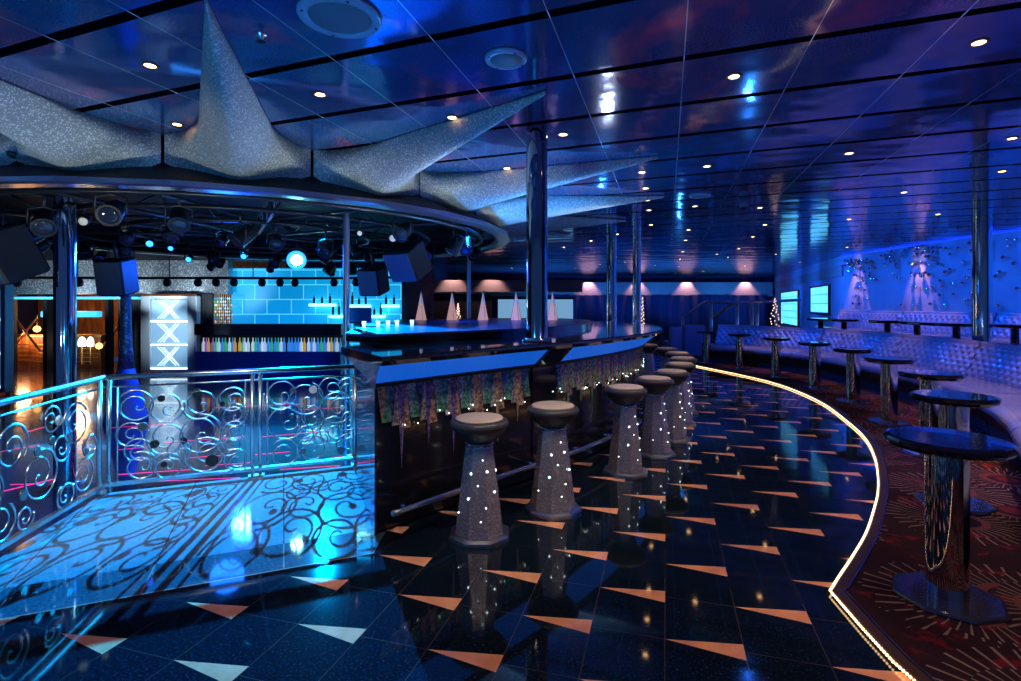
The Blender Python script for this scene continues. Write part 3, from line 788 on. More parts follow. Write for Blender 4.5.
# stage lights
def par(x, y, z, aim, lens, label, size=1., group=None, top=None, name='stage_light'):
    o = empty(name, (x, y, z), 0, label, 'stage light', group)
    d = norm(sub(aim, (x, y, z))); s_ = size
    b = MB().lathe([(.04 * s_, -.17 * s_), (.065 * s_, -.14 * s_), (.075 * s_, -.02 * s_), (.085 * s_, .05 * s_), (.088 * s_, .055 * s_), (.08 * s_, .05 * s_)], 14, axis=d)
    b.build('housing', 'truss_black', o)
    MB().lathe([(.078 * s_, .047 * s_), (.05 * s_, .056 * s_), (.004, .06 * s_)], 14, axis=d).build('lens', lens, o)
    if lens == 'lens_cyan': MB().lathe([(.079 * s_, .05 * s_), (.112 * s_, .05 * s_), (.116 * s_, .06 * s_), (.079 * s_, .06 * s_), (.079 * s_, .05 * s_)], 20, axis=d, caps=False).build('glare_halo', 'cyan_strip', o)  # glowing ring added to stand for the lamp's glare
    top = top or (z + .22)
    m = MB(); h = top - z
    e = norm(cross(d, (0, 0, 1))) if abs(d[2]) < .97 else (1, 0, 0)
    w_ = .10 * s_
    m.tube([(e[0] * w_, e[1] * w_, 0), (e[0] * w_, e[1] * w_, .12 * s_), (0, 0, .15 * s_), (-e[0] * w_, -e[1] * w_, .12 * s_), (-e[0] * w_, -e[1] * w_, 0)], .009, 6)
    m.tube([(0, 0, .15 * s_), (0, 0, h)], .011, 6); m.build('yoke', 'truss_black', o)
    return o
def pl(u, v, Y, aim, lens, label, size=1., group=None):
    x, y, z = P(u, v, Y); return par(x, y, z, aim, lens, label, size, group, top=max(z + .17, 2.43))
pl(297, 260, 8.0, (-.8, 0., 1.2), 'lens_cyan', 'brightest stage light under the canopy, glaring cyan', 1.2)
pl(328, 247, 8.3, (-1.2, 2.0, .8), 'lens_blue', 'stage light with a deep blue glare, right of the brightest cyan one', .85)
pl(189, 259, 8.5, (-4, 4, 0), 'lens_blue', 'stage light with a low blue glow, above the etched light panel', .6)
pl(244, 256, 8.5, (-3, 3, 0), 'lens_blue', 'small blue glowing stage light left of the brightest cyan one', .6)
pl(150, 243, 7.2, (-3, 3, 0), 'lens_blue', 'stage light with a slanted blue lens left of the canopy centre', .6)
pl(171, 248, 8.2, (-3.5, 3, 0), 'lens_blue', 'small dim blue stage light between two brighter ones', .5)
pl(84, 221, 5.6, (-3, 2, 1), 'lens_white', 'stage light with a pale white lens near the chrome column top', .6)
pl(106, 222, 5.8, (-3, 2, 1), 'lens_white', 'smaller pale white stage light right of the chrome column top', .5)
pl(393, 238, 6.6, (-1, 2, 1), 'lens_white', 'stage light with a pale lens at the right side of the canopy', .6)
pl(360, 233, 6.2, (-1.5, 2, 1), 'lens_white', 'small pale stage light under the right canopy pipe', .4)
k = 0
hung = [tuple(o.location[:2]) for o in C.objects if 'stage light' == o.get('category')]
for i in range(90):
    a = random.uniform(0, 2 * pi); r_ = random.choice((3.2, 2.5, 1.6)); x, y = CX + r_ * cos(a), CY + r_ * sin(a)
    if len(hung) > 48 or any(math.dist((x, y), h_) < .42 for h_ in hung): continue
    hung.append((x, y))
    z = random.uniform(2.12, 2.28)
    par(x, y, z, (x + random.uniform(-1, 1), y - random.uniform(.3, 2), z - 1), random.choice(('lens_dark', 'lens_dark', 'lens_dark', 'chrome')),
        'unlit black stage light hanging among the pipes of the round canopy', random.uniform(.8, 1.2), 'unlit stage lights in the canopy', top=2.44)
# speakers
def speaker(u, v, Y, w, h, rz, tilt, label):
    x, y, z = P(u, v, Y); o = empty('hanging_speaker', (x, y, z), rz, label, 'speaker')
    o.rotation_euler = (tilt, 0, rz)
    MB().box(-w / 2, w / 2, -.16, .2, -h / 2, h / 2, bev=.02).build('cabinet', 'dark_box', o)
    m = MB(); m.box(-w / 2 + .02, w / 2 - .02, -.175, -.16, -h / 2 + .02, h / 2 - .02); m.build('grille', 'speaker_grille', o)
    MB().tube([(0, .05, h / 2), (0, .05, h / 2 + .25)], .015, 6).build('bracket', 'truss_black', o)
speaker(6, 255, 4.9, .34, .48, -.5, .45, 'large black loudspeaker at the left edge under the canopy rim')
speaker(116, 277, 7.0, .34, .46, .1, .2, 'black loudspeaker hanging just right of the left chrome column')
speaker(373, 281, 7.6, .32, .38, -.2, .25, 'black loudspeaker hanging right of the slim pole')
speaker(407, 262, 6.8, .42, .42, -.5, .55, 'bulky black loudspeaker tilted down at the right side of the canopy')
# pipe with small round spots in front of the back bar
rp = empty('lighting_pipe', (0, 0, 0), 0, 'long dark pipe carrying small round spots in front of the back bar', 'lighting pipe')
rpts = smooth_curve([(-11.2, 11.2, 2.03), (-8.8, 11.9, 2.05), (-6.5, 12.3, 2.07), (-4.5, 12.4, 2.07), (-2.6, 12.0, 2.07)], .2)
MB().tube(rpts, .03, 8).build('pipe', 'truss_black', rp)
for q in rpts[::9]: MB().tube([q, (q[0], q[1], HC)], .012, 6).build('hanger', 'truss_black', rp)
for k, u in enumerate((17, 79, 131, 167, 198, 216, 234, 262, 280, 295, 334, 356)):
    # nearest pipe point on that ray
    q = min(rpts, key=lambda q: abs(U0 + q[0] * F / q[1] - u)); Y = q[1]; x = (u - U0) * Y / F
    o = empty('round_spot', (x, Y, q[2] - .1), 0, 'small round black spot on the lighting pipe by the back bar', 'stage light', 'round spots on the back pipe')
    MB().lathe([(.01, -.10), (.06, -.085), (.085, -.03), (.085, .03), (.05, .08), (.01, .09)], 12).build('housing', 'truss_black', o)
    MB().tube([(0, 0, .07), (0, 0, .12)], .012, 6).build('clamp', 'truss_black', o)

# ------------------------------------------------------------------ starburst points
SLAB = {-106: 'glitter fabric star point cut by the left frame edge, only its base corner showing', -86.6: 'broad glitter fabric star point at the left edge of the ceiling', -66.8: 'tall glitter fabric star point pointing towards the camera, left of the big speaker',
        -47: 'glitter fabric star point whose tip reaches the dark chrome column', -27.4: 'glitter fabric star point crossing behind the dark chrome column', -7.8: 'slim glitter fabric star point below the one behind the column',
        12: 'farthest visible glitter fabric star point above the canopy tip'}
SC = .8286
for a_deg in (-106, -86.6, -66.8, -47, -27.4, -7.8, 12, 31.6):
    a = R(a_deg); ex, ey = cos(a), sin(a); tx, ty = -sin(a), cos(a)
    rows = []; n = 12; NR = 26
    for i in range(NR + 1):
        q = i / NR; r_ = (4.1 + (7.02 - 4.1) * q) * SC
        pr = r_ / SC
        w = (.70 - .38 * min(1, (pr - 4.1) / .62) ** .55 if pr < 4.72 else .32 * (7.03 - pr) / 2.31) * SC
        w = max(w, .006)
        ze = 2.65 + (HC - .012 - 2.65) * min(1, (pr - 4.1) / .9) ** .7
        zk = 2.495 + (HC - .03 - 2.495) * q ** .95
        zk = min(zk, ze - .012)
        row = []
        for j in range(n + 1):
            s_ = -1 + 2 * j / n
            z = ze + (zk - ze) * (1 - abs(s_) ** 1.7)
            row.append((ex * r_ + tx * w * s_, ey * r_ + ty * w * s_, z - 2.4))
        for s_ in (1., .4, -.4, -1.): row.append((ex * r_ + tx * w * s_, ey * r_ + ty * w * s_, HC - .003 - 2.4))
        rows.append(row)
    b = MB().grid(rows, True, True); b.add(rows[0], [list(range(n + 5))[::-1]]); b.add(rows[-1], [list(range(n + 5))])
    for i, f in enumerate(b.f): pass
    o = b.build('star_point', 'star_fabric', None, (CX, CY, 2.4))
    tag(o, SLAB.get(a_deg, 'glitter fabric star point on the ceiling behind the canopy'), 'ceiling decoration', 'starburst points around the canopy')

# ------------------------------------------------------------------ ceiling fittings
dl0 = empty('downlight', (0, 0, 0))
MB().lathe([(.030, -.004), (.043, -.008), (.047, -.003), (.047, .0)], 20).build('trim_ring', 'downlight_trim', dl0)
MB().lathe([(.032, -.0045), (.02, -.007), (.002, -.008)], 16).build('bulb', 'downlight', dl0)
DL = [(150, 65, 'warm recessed downlight left of the tall star point, nearer the camera'), (177, 124, 'warm recessed downlight left of the tall star point, just above its flared base'), (320, 94, 'warm recessed downlight below the big round ceiling speaker'),
      (452, 117, 'warm recessed downlight just above the star point aimed at the dark column'), (507, 168, 'warm recessed downlight left of the dark column between two star points'), (563, 134, 'warm recessed downlight close to the right of the dark column top'),
      (734, 76, 'warm recessed downlight alone in the near ceiling panels, right of the middle'), (979, 42, 'largest warm recessed downlight, near the top right corner of the ceiling'),
      (642, 172, 'warm recessed downlight at the tip of the star point crossing behind the column'), (849, 153, 'warm recessed downlight above the reflection of the lit windows, nearest such'),
      (904, 192, 'warm recessed downlight left of the tier column top, nearer one'), (1002, 171, 'warm recessed downlight in the ceiling at the right edge, right of the tier column'), (1012, 138, 'warm recessed downlight at the right edge of the ceiling, second from the corner'), (707, 166, 'warm recessed downlight right of the star point tip, alone in its panel')]
for p_ in ((645.6, 188), (647.3, 200), (649, 210), (651, 224.6), (617, 234), (591, 240.7), (564, 247), (695, 206), (688.6, 229.5), (685.7, 240), (682.8, 251.5), (680, 259), (679, 266), (676, 273), (938, 214), (849, 219), (847, 247),
           (738.6, 248.5), (753, 236.5), (765, 224.5), (760, 207.5), (728, 257), (717, 254), (703.6, 271), (776, 254), (800, 262), (640, 252), (625, 262), (600, 264), (655, 265), (575, 268), (535, 262), (512, 268), (745, 266)):
    DL.append((*p_, 'small warm recessed downlight in the distant part of the blue ceiling'))
for k, (u, v, l) in enumerate(DL):
    o = dl0 if k == 0 else copy_tree(dl0)
    Y = F * (HC - H) / (VH - v); o.location = ((u - U0) * Y / F, Y, HC - .001)
    tag(o, l, 'ceiling light', 'distant ceiling downlights' if k > 13 else 'warm ceiling downlights')
def ceil_speaker(u, v, r_, label):
    Y = F * (HC - H) / (VH - v); o = empty('ceiling_speaker', ((u - U0) * Y / F, Y, HC), 0, label, 'ceiling speaker')
    MB().lathe([(r_, 0), (r_, -.012), (r_ * .96, -.022), (r_ * .76, -.024), (r_ * .74, -.016)], 40).build('rim', 'speaker_rim', o)
    MB().lathe([(r_ * .75, -.016), (r_ * .72, -.02), (r_ * .3, -.026), (.003, -.027)], 40).build('grille', 'speaker_grille', o)
    for k in range(4):
        a = .5 + k * pi / 2; MB().lathe([(.006, -.024), (.006, -.028), (.001, -.029)], 8, (r_ * .88 * cos(a), r_ * .88 * sin(a), 0)).build('screw', 'black_matte', o)
ceil_speaker(340, 15, .205, 'big round pale rimmed ceiling speaker at the top of the picture')
ceil_speaker(506, 57, .125, 'smaller round ceiling speaker above and left of the dark column')
ceil_speaker(700, 195, .14, 'round ceiling speaker in the middle distance right of the star points')
def sprinkler(u, v, label):
    Y = F * (HC - H) / (VH - v); o = empty('sprinkler_head', ((u - U0) * Y / F, Y, HC), 0, label, 'sprinkler')
    MB().lathe([(.03, 0), (.03, -.006), (.012, -.012), (.01, -.03)], 14).build('body', 'brushed', o)
    MB().lathe([(.004, -.03), (.024, -.042), (.024, -.045), (.004, -.047)], 10).build('deflector', 'black_matte', o)
sprinkler(261, 34, 'small sprinkler head right of the tall star point, left of the big speaker')
sprinkler(638, 150, 'small sprinkler head above the star point tip right of the column')
Y = F * (HC - H) / (VH - 199); o = empty('dome_camera', ((744 - U0) * Y / F, Y, HC), 0, 'small hanging dome camera in the middle of the ceiling', 'security camera')
MB().lathe([(.06, 0), (.06, -.10), (.05, -.11)], 16).build('housing', 'speaker_rim', o)
MB().lathe([(.048, -.11), (.045, -.13), (.03, -.15), (.003, -.158)], 16).build('dome', 'lens_dark', o)

# ------------------------------------------------------------------ back bar, far left
ZD = -.3
def fl(u, Y): return (u - U0) * Y / F
struct('wall_bar', MB().box(fl(232, 14.5), -2.95, 14.5, 14.7, ZD, 2.45), 'cyan_panel')
struct('wall_bar_side', MB().box(-2.95, -2.8, 14.5, 27.9, ZD, HC), 'curtain')
struct('trim_3', MB().box(fl(-30, 14.3), fl(233, 14.3), 14.05, 14.3, 1.74, 2.62), 'silver_glitter')
struct('trim_4', MB().box(fl(-30, 14.3), -2.9, 14.0, 14.6, 2.62, HC), 'black_matte')
struct('wall_lounge', MB().box(-15.9, fl(232, 14.5), 18., 18.2, ZD, HC), 'warm_wood')
# counter with bottles
bc = empty('back_counter', (fl(268, 13.6), 13.6, ZD), 0, 'black back bar counter in front of the cyan panels', 'counter')
x0, x1 = fl(200, 13.6) - fl(268, 13.6), fl(343, 13.6) - fl(268, 13.6)
MB().box(x0, x1, -.2, .28, .0, .58).build('body', 'ledge_blue', bc)
MB().box(x0, x1, .12, .28, .58, 1.2).build('back_panel', 'black_matte', bc)
MB().box(x0, x1 + .03, -.25, .3, 1.0, 1.28).build('top', 'bar_black', bc)
k = 0; u = 202.
b0 = {}
BN = {'bottle_g': 'green', 'bottle_a': 'amber', 'bottle_b': 'blue', 'bottle_w': 'clear', 'bottle_v': 'violet'}
while u < 341:
    for mt in [random.choice(['bottle_g', 'bottle_w', 'bottle_w', 'bottle_b', 'bottle_g', 'bottle_a', 'bottle_b', 'bottle_v'])]:
        if mt not in b0:
            b0[mt] = MB().lathe([(.038, 0), (.04, .02), (.04, .19), (.03, .225), (.014, .26), (.013, .33), (.016, .335), (.012, .345)], 10).build('bottle', mt); o = b0[mt]
        else: o = b0[mt].copy(); C.objects.link(o)
        o.location = (fl(u, 13.45), 13.45 + random.uniform(-.02, .08), ZD + .581)
        tag(o, 'glowing %s glass bottle in the long row on the back counter' % BN[mt], 'bottle', 'bottles in the row on the back counter')
    u += 3.3
# glowing shelves with bottles
SLL = ['upper left glowing shelf on the cyan wall', 'upper middle glowing shelf right of the slim pole', 'upper right glowing shelf at the end of the cyan wall', 'lower left glowing shelf left of the slim pole', 'lower right glowing shelf below the upper middle one']
for (ua, ub, v, l) in ((310, 334, 304.5, SLL[0]), (349, 369, 305.5, SLL[1]), (382, 398, 305.5, SLL[2]), (330, 342, 316, SLL[3]), (371, 384, 316, SLL[4])):
    z = H + (VH - v) * 14.3 / F; xa, xb = fl(ua, 14.3), fl(ub, 14.3)
    o = MB().box(xa, xb, 14.2, 14.5, z - .05, z + .02, bev=.01).build('lit_shelf', 'cyan_tube'); tag(o, l + ' holding bottles', 'shelf')
    n = max(2, int((xb - xa) / .17))
    for j in range(n):
        if random.random() < .15: continue
        h = random.choice((.22, .28, .34)); b = MB().lathe([(.032, 0), (.035, .02), (.035, h * .6), (.012, h * .78), (.012, h)], 8)
        q = b.build('bottle', 'bottle_dark', None, (xa + (xb - xa) * (j + .5) / n, 14.3, z + .0205))
        tag(q, 'dark bottle standing on the ' + l, 'bottle', 'bottles on the ' + l)
# bead curtain
bd = MB()
for k in range(9):
    x = fl(215 + k * 2.1, 13.97)
    for j in range(16):
        bd.cur = random.randrange(5); z = .33 + j * .086
        bd.lathe([(.004, -.035), (.022, 0), (.004, .035)], 5, (x, 13.97 + random.uniform(-.02, .02), z), smooth=False)
    bd.cur = 0; bd.tube([(x, 13.97, .3), (x, 13.97, 1.74)], .004, 4)
tag(bd.build('bead_curtain', ['bottle_w', 'bottle_g', 'bottle_a', 'bottle_b', 'bottle_w']), 'shimmering coloured glass bead curtain left of the cyan wall', 'bead curtain', kind='stuff')
# dark drapes between
for ua, ub, l in ((197, 213, 'dark pleated drape between the etched light panel and the bead curtain'), (118, 141, 'dark pleated drape left of the etched light panel')):
    xa, xb = fl(ua, 13.95), fl(ub, 13.95); nx = 26
    rows = [[(xa + (xb - xa) * i / nx, 13.95 + .03 * sin(i * 1.6), z) for i in range(nx + 1)] for z in (ZD, 1.74)]
    rows2 = [[(x, y + .02, z) for x, y, z in r_] for r_ in rows]
    b = MB().grid(rows); b.grid([r_[::-1] for r_ in rows2]); tag(b.build('drape', 'black_matte'), l, 'drape')
# etched light panel
def pylon(ua, ub, vt, vb, Y, label, xs=True):
    xa, xb = fl(ua, Y), fl(ub, Y); za, zb_ = H + (VH - vb) * Y / F, H + (VH - vt) * Y / F
    xc = (xa + xb) / 2; w = (xb - xa); h = zb_ - za
    o = empty('illuminated_pylon', (xc, Y, za), 0, label, 'light panel')
    m = MB(); fw = w * .17
    for sx in (-1, 1): m.box(*(sorted((sx * w / 2, sx * (w / 2 - fw)))), -.06, .12, 0, h, bev=.01)
    m.box(-w / 2 + fw, w / 2 - fw, -.05, .12, h - .07, h); m.box(-w / 2 + fw, w / 2 - fw, -.05, .12, 0, .07)
    m.build('frame', 'pylon_steel', o)
    iw = w / 2 - fw; hh = (h - .14) / 3
    for k in range(3):
        z0 = .07 + k * hh
        p_ = MB().box(-iw, iw, 0, .03, z0 + .02, z0 + hh - .02).build('pane', 'etched', o)
        if xs:
            e = MB(); cz = z0 + hh * .55; s_ = min(iw, hh / 2) * .78
            for t_ in (-.16, .0, .16):
                for sg in (-1, 1):
                    e.tube([(-s_ + t_ * s_ * 2, -.012, cz - sg * s_), (s_ + t_ * s_ * 2 - (0 if t_ <= 0 else t_ * s_ * 2), -.012, cz + sg * s_)], 0.0045, 4)
            e.build('etched_cross', 'lamp_cold', p_)
        MB().box(-iw, iw, -.03, .0, z0, z0 + .04).build('light_bar', 'lamp_cold', o)
mat('pylon_steel', (.55, .62, .72), .45, .45)
mat('etched', (.3, .45, .6), .3, emit=(.14, .32, .55), es=.55)
mat('lamp_cold', (.9, 1, 1), .4, emit=(.75, .93, 1), es=2.2)
pylon(142, 198, 296, 372, 13.6, 'tall silver framed light panel with etched crosses at the back of the dance floor')
pylon(-22, 8, 284, 392, 9.5, 'silver framed light panel cut by the left frame edge', False)
struct('trim_5', MB().box(fl(-30, 13.9), fl(140, 13.9), 13.8, 13.95, 1.60, 1.66), 'cyan_strip')
tb = MB().box(fl(43, 15.5), fl(100, 15.5), 15.4, 15.6, 1.1, 1.27, bev=.02); tag(tb.build('light_box', 'cyan_strip'), 'long cyan glowing box above the warm lounge', 'light box')
# warm lounge
for u, v, w, l in ((55, 342, 5.5, 'left one of the three white globe lamps, left of the chrome column'), (82, 342, 7, 'middle one of the three white globe lamps, right beside the chrome column'), (90.5, 342, 6, 'right one of the three white globe lamps in the warm lounge')):
    x, y, z = P(u, v, 14.8); r_ = w * .5 * 14.8 / F
    o = empty('globe_lamp', (x, y, z - .12), 0, l, 'lamp')
    MB().lathe([(r_ * .9, 0), (r_, .06), (r_ * .95, .16), (r_ * .6, .24), (r_ * .1, .27)], 14).build('shade', 'lamp_white', o)
    MB().lathe([(.06, -.5), (.015, -.48), (.015, 0)], 10).build('stem', 'gold', o)
for u, v, r_, l in ((99, 346, .09, 'round glowing orange lamp right of the white globe lamps'), (54, 373, .07, 'low glowing orange lamp left of the chrome column'), (37, 329, .09, 'high orange lamp at the left of the warm lounge')):
    x, y, z = P(u, v, 14.6); o = empty('orange_lamp', (x, y, z), 0, l, 'lamp')
    MB().lathe([(.01, -r_), (r_ * .75, -r_ * .65), (r_, 0), (r_ * .75, r_ * .65), (.01, r_)], 14).build('globe', 'lamp_orange', o)
    MB().tube([(0, 0, r_), (0, 0, r_ + .3)], .01, 6).build('stem', 'gold', o)
o = empty('lounge_counter', (fl(48, 15.2), 15.2, ZD), 0, 'brown panelled counter inside the warm lounge at far left', 'counter')
MB().box(-1.4, 1.5, 0, .5, 0, .85).build('body', 'warm_wood', o); MB().box(-1.45, 1.55, -.06, .55, .85, .9).build('top', 'gold', o)
m = MB()
for k in range(5): m.tube([(-1.4, -.1, .15 + .12 * k), (1.5, -.1, .15 + .12 * k)], .012, 6)
m.build('rails', 'gold', o)
for k, (ua, ub) in enumerate(((9, 14), (46, 50), (108, 111))):
    xa, xb = fl(ua, 14.2), fl(ub, 14.2)
    o = MB().box(xa, xb, 14.1, 14.3, ZD, 1.74).build('mullion_post', 'black_matte')
    tag(o, ('dark upright post at the left end of the warm lounge', 'dark upright post left of the chrome column', 'dark upright post at the right end of the warm lounge')[k], 'post')
for k, (u, rot_) in enumerate(((24, .6), (32, -.5), (113, .5))):
    x = fl(u, 14.9); m = MB(); m.tube([(x - .35, 14.9, .2), (x + .35, 14.9, 1.1)] if rot_ > 0 else [(x + .35, 14.75, .2), (x - .35, 14.75, 1.1)], .03, 6)
    tag(m.build('stair_rail', 'warm_wood'), ('slanting wooden stair rail rising right at the far left', 'slanting wooden stair rail rising left at the far left', 'slanting wooden stair rail right of the orange lamp')[k], 'stair rail')
# blue cone on the dance floor
o = empty('tall_cone', (-5.75, 8.0, ZD), 0, 'tall tapering cone with a blue lit flared foot on the dance floor behind the railing', 'cone decoration')
MB().lathe([(.285, 0), (.27, .1), (.22, .35), (.15, .62), (.11, .8)], 28).build('foot', 'cone_blue', o)
MB().lathe([(.11, .8), (.085, 1.1), (.07, 1.5), (.066, 2.6)], 24).build('shaft', 'silver_glitter', o)
# pink neon reflections on the dance floor, put in as glowing strips
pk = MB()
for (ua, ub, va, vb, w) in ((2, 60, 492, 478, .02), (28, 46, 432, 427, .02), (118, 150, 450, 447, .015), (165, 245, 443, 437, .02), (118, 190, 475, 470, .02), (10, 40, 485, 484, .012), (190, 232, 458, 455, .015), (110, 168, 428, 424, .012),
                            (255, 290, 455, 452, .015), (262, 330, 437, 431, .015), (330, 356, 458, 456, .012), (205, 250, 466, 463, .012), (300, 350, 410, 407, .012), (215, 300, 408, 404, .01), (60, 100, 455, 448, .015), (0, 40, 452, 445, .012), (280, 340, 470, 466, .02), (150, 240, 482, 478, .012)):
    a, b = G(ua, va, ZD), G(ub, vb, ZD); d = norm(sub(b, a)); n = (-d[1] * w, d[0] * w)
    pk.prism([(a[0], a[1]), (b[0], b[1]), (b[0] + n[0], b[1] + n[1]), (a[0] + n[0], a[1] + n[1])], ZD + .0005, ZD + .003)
pk.build('floor_reflection', 'pink_reflection')['kind'] = 'structure'

# ------------------------------------------------------------------ things on the bar island and behind
def cone_lamp(u, l):
    Y = 8.2; x = fl(u, Y); o = empty('cone_lamp', (x, Y, 1.22), 0, l, 'cone lamp', 'glowing cones on the bar island')
    MB().lathe([(.085, 0), (.085, .01), (.06, .12), (.03, .27), (.006, .42), (.002, .44)], 4, smooth=False, a0=.4).build('shade', 'cone_glow', o)
    MB().lathe([(.045, .012), (.04, .07), (.005, .1)], 8).build('glow', 'lamp_orange', o)
    m = MB()
    for k in range(4):
        a = .4 + k * pi / 2; m.tube([(.088 * cos(a), .088 * sin(a), 0), (.002, 0, .45)], .003, 4)
    m.build('wire_frame', 'chrome', o)
mat('cone_glow', (.7, .6, .6), .5, emit=(.55, .42, .45), es=.55)
t = NT(M['cone_glow']); se = t.n.new('ShaderNodeSeparateXYZ'); t.link(t.co, se.inputs[0])
t.link(t.mix(t.m('MULTIPLY', t.m('LESS_THAN', se.outputs[2], .26), t.ramp(t.noise(30, 2).outputs[0], [(.4, (0, 0, 0)), (.6, (1, 1, 1))])), (.45, .42, .62), (1., .42, .16)), t.b.inputs['Emission Color'])
for u, l in ((421, 'glowing wire cone lamp farthest left on the bar island'), (452, 'second glowing wire cone lamp from the left on the bar island'), (483, 'glowing wire cone lamp right of the thin pole'), (516, 'glowing wire cone lamp just left of the dark column'), (552.5, 'glowing wire cone lamp just right of the dark column')): cone_lamp(u, l)
# widen island under the far cones is not needed: they stand on its top
g0 = None
for k, u in enumerate((364, 378, 388, 397, 412)):
    Y = 5.6 + .12 * k; x = fl(u, Y)
    b = MB().lathe([(.018, 0), (.024, .06), (.022, .06), (.016, .006)], 12)
    if g0 is None: g0 = b.build('lit_glass', 'glass_lit'); o = g0
    else: o = g0.copy(); C.objects.link(o)
    o.location = (x, Y, 1.2205)
    tag(o, ('small glowing glass nearest the slim pole on the bar island', 'second small glowing glass from the left on the bar island', 'middle one of the five small glowing glasses', 'fourth small glowing glass from the left on the bar island', 'rightmost of the five small glowing glasses on the island')[k], 'glass', 'small glowing glasses on the bar island')
o = empty('till_monitor', (fl(360, 5.9), 5.9, 1.22), .15, 'dark blue till monitor back standing on the bar island by the pole', 'monitor')
MB().box(-.14, .12, -.02, .04, .03, .20, bev=.01, rx=-.15).build('screen', 'ledge_blue', o); MB().box(-.06, .06, -.04, .06, 0, .03).build('stand', 'black_matte', o)

# far lit display and dark cabinets
o = empty('backlit_display', (fl(535, 20), 20, 0), 0, 'pale backlit display panel far behind the dark chrome column', 'light panel')
mat('pale_lit', (.5, .6, .7), .5, emit=(.16, .34, .55), es=1.)
MB().box(fl(498, 20) - fl(535, 20), fl(573, 20) - fl(535, 20), 0, .1, .55, 1.66).build('panel', 'pale_lit', o)
MB().box(fl(496, 20) - fl(535, 20), fl(575, 20) - fl(535, 20), -.02, .14, 1.66, 1.74).build('frame', 'black_matte', o)
MB().box(fl(496, 20) - fl(535, 20), fl(575, 20) - fl(535, 20), -.02, .14, 0, .55).build('plinth', 'black_matte', o)
struct('wall_mid', MB().box(-2.8, -.7, 19.5, 19.7, 0, 1.85), 'black_matte')
struct('trim_6', MB().box(-2.8, 2.6, 19.3, 19.9, 1.92, 2.35), 'header')
# curtains on far wall
rows = [[(1.5 + .1 * i, 27.4 + .07 * sin(i * 1.3), z) for i in range(118)] for z in (.01, 1.95)]
b = MB().grid(rows); b.grid([[(x, y + .03, z) for x, y, z in r_][::-1] for r_ in rows])
tag(b.build('stage_curtain', 'curtain'), 'long dark blue pleated curtain along the far wall', 'curtain')
# sparkling trees
def sparkle(u, vt, vb, Y, w, l):
    x = fl(u, Y); z0 = H + (VH - vb) * Y / F; h = (vb - vt) * Y / F
    o = empty('sparkle_tree', (x, Y, z0), 0, l, 'lit tree')
    MB().tube([(0, 0, 0), (0, 0, h)], .012, 6).build('stem', 'dark_chrome', o)
    b = MB()
    for k in range(30):
        t_ = k / 30; r_ = w * (1 - t_) * random.uniform(.5, 1); a = k * 2.4
        b.lathe([(.003, -.018), (.018, 0), (.003, .018)], 5, (r_ * cos(a), r_ * sin(a), t_ * h))
    tag(b.build('bulbs', 'bead_glow', o), 'many tiny pink white bulbs', kind='stuff')
sparkle(642.5, 296, 337, 13.0, .09, 'slim sparkling light tree right of the two slim columns')
sparkle(775, 297, 328, 15.5, .22, 'sparkling light tree with a bushy foot in front of the lit window')
sparkle(408, 303, 321, 15, .08, 'small sparkling light tree left of the first glowing cone')
sparkle(458, 303, 321, 15, .1, 'small sparkling light tree between two glowing cones')
# stair rail with posts by the far end of the banquette
o = empty('stair_handrail', (fl(683, 16), 16, 0), 0, 'steel handrail climbing beside dark blue booths at the far end', 'railing')
def q_(u, v, Y): 
    p_ = P(u, v, Y); return (p_[0] - fl(683, 16), p_[1] - 16, p_[2])
for u in (683, 737, 752, 757, 711):
    a = q_(u, 317 if u == 683 else 303, 16); MB().tube([(a[0], a[1], 0), a], .05, 10).build('post', 'brushed', o)
MB().tube([q_(683, 318, 16), q_(700, 305, 16), q_(706, 302, 16), q_(733, 302.5, 16), q_(757, 302, 16), q_(800, 300, 16)], .045, 8).build('handrail', 'brushed', o)
MB().tube([q_(712, 319, 16), q_(722, 311, 16), q_(735, 303, 16)], .04, 8).build('lower_handrail', 'gold', o)
for ua, ub, vt, l in ((671, 683, 327, 'low blue booth back left of the stair handrail'), (685, 706, 325, 'low blue booth back right of the first handrail post')):
    xa, xb = fl(ua, 15), fl(ub, 15); o = empty('booth', ((xa + xb) / 2, 15, 0), 0, l, 'booth'); w = (xb - xa) / 2
    zt = H + (VH - vt) * 15 / F
    MB().box(-w, w, 0, .25, 0, zt, bev=.04).build('backrest', 'vinyl', o); MB().box(-w, w, .25, .8, 0, .42, bev=.04).build('seat', 'vinyl', o)

# ------------------------------------------------------------------ lights
def light(kind, name, loc, energy, col, aim=None, size=.1, spot=60, blend=.5, sy=None):
    l = bpy.data.lights.new(name, kind); l.energy = energy; l.color = col
    if kind == 'AREA':
        l.size = size
        if sy: l.shape = 'RECTANGLE'; l.size_y = sy
    else: l.shadow_soft_size = size
    if kind == 'SPOT': l.spot_size = R(spot); l.spot_blend = blend
    o = bpy.data.objects.new(name, l); C.objects.link(o); o.location = loc
    if aim:
        from mathutils import Vector
        o.rotation_euler = (Vector(aim) - Vector(loc)).to_track_quat('-Z', 'Y').to_euler()
    return o
BL_ = (.01, .14, 1.); WM = (1., .42, .16)
x, y, z = P(328, 247, 8.15)
light('SPOT', 'stage_beam', (x, y - .12, z), 11000, (.0, .38, 1.), (-1.25, 2.75, 0), .014, 46, .25)
light('POINT', 'canopy_blue', (-3.6, 6.8, 2.0), 30, BL_, size=.2)
light('SPOT', 'dance_blue', (-4.5, 9, 2.25), 700, (.01, .1, 1.), (-4.0, 6.5, -.3), .15, 110, .8)
light('SPOT', 'column_cyan', (-3.4, 6.5, 2.2), 300, (.3, .8, 1.), (-4.3, 5.2, .8), .1, 70, .6)
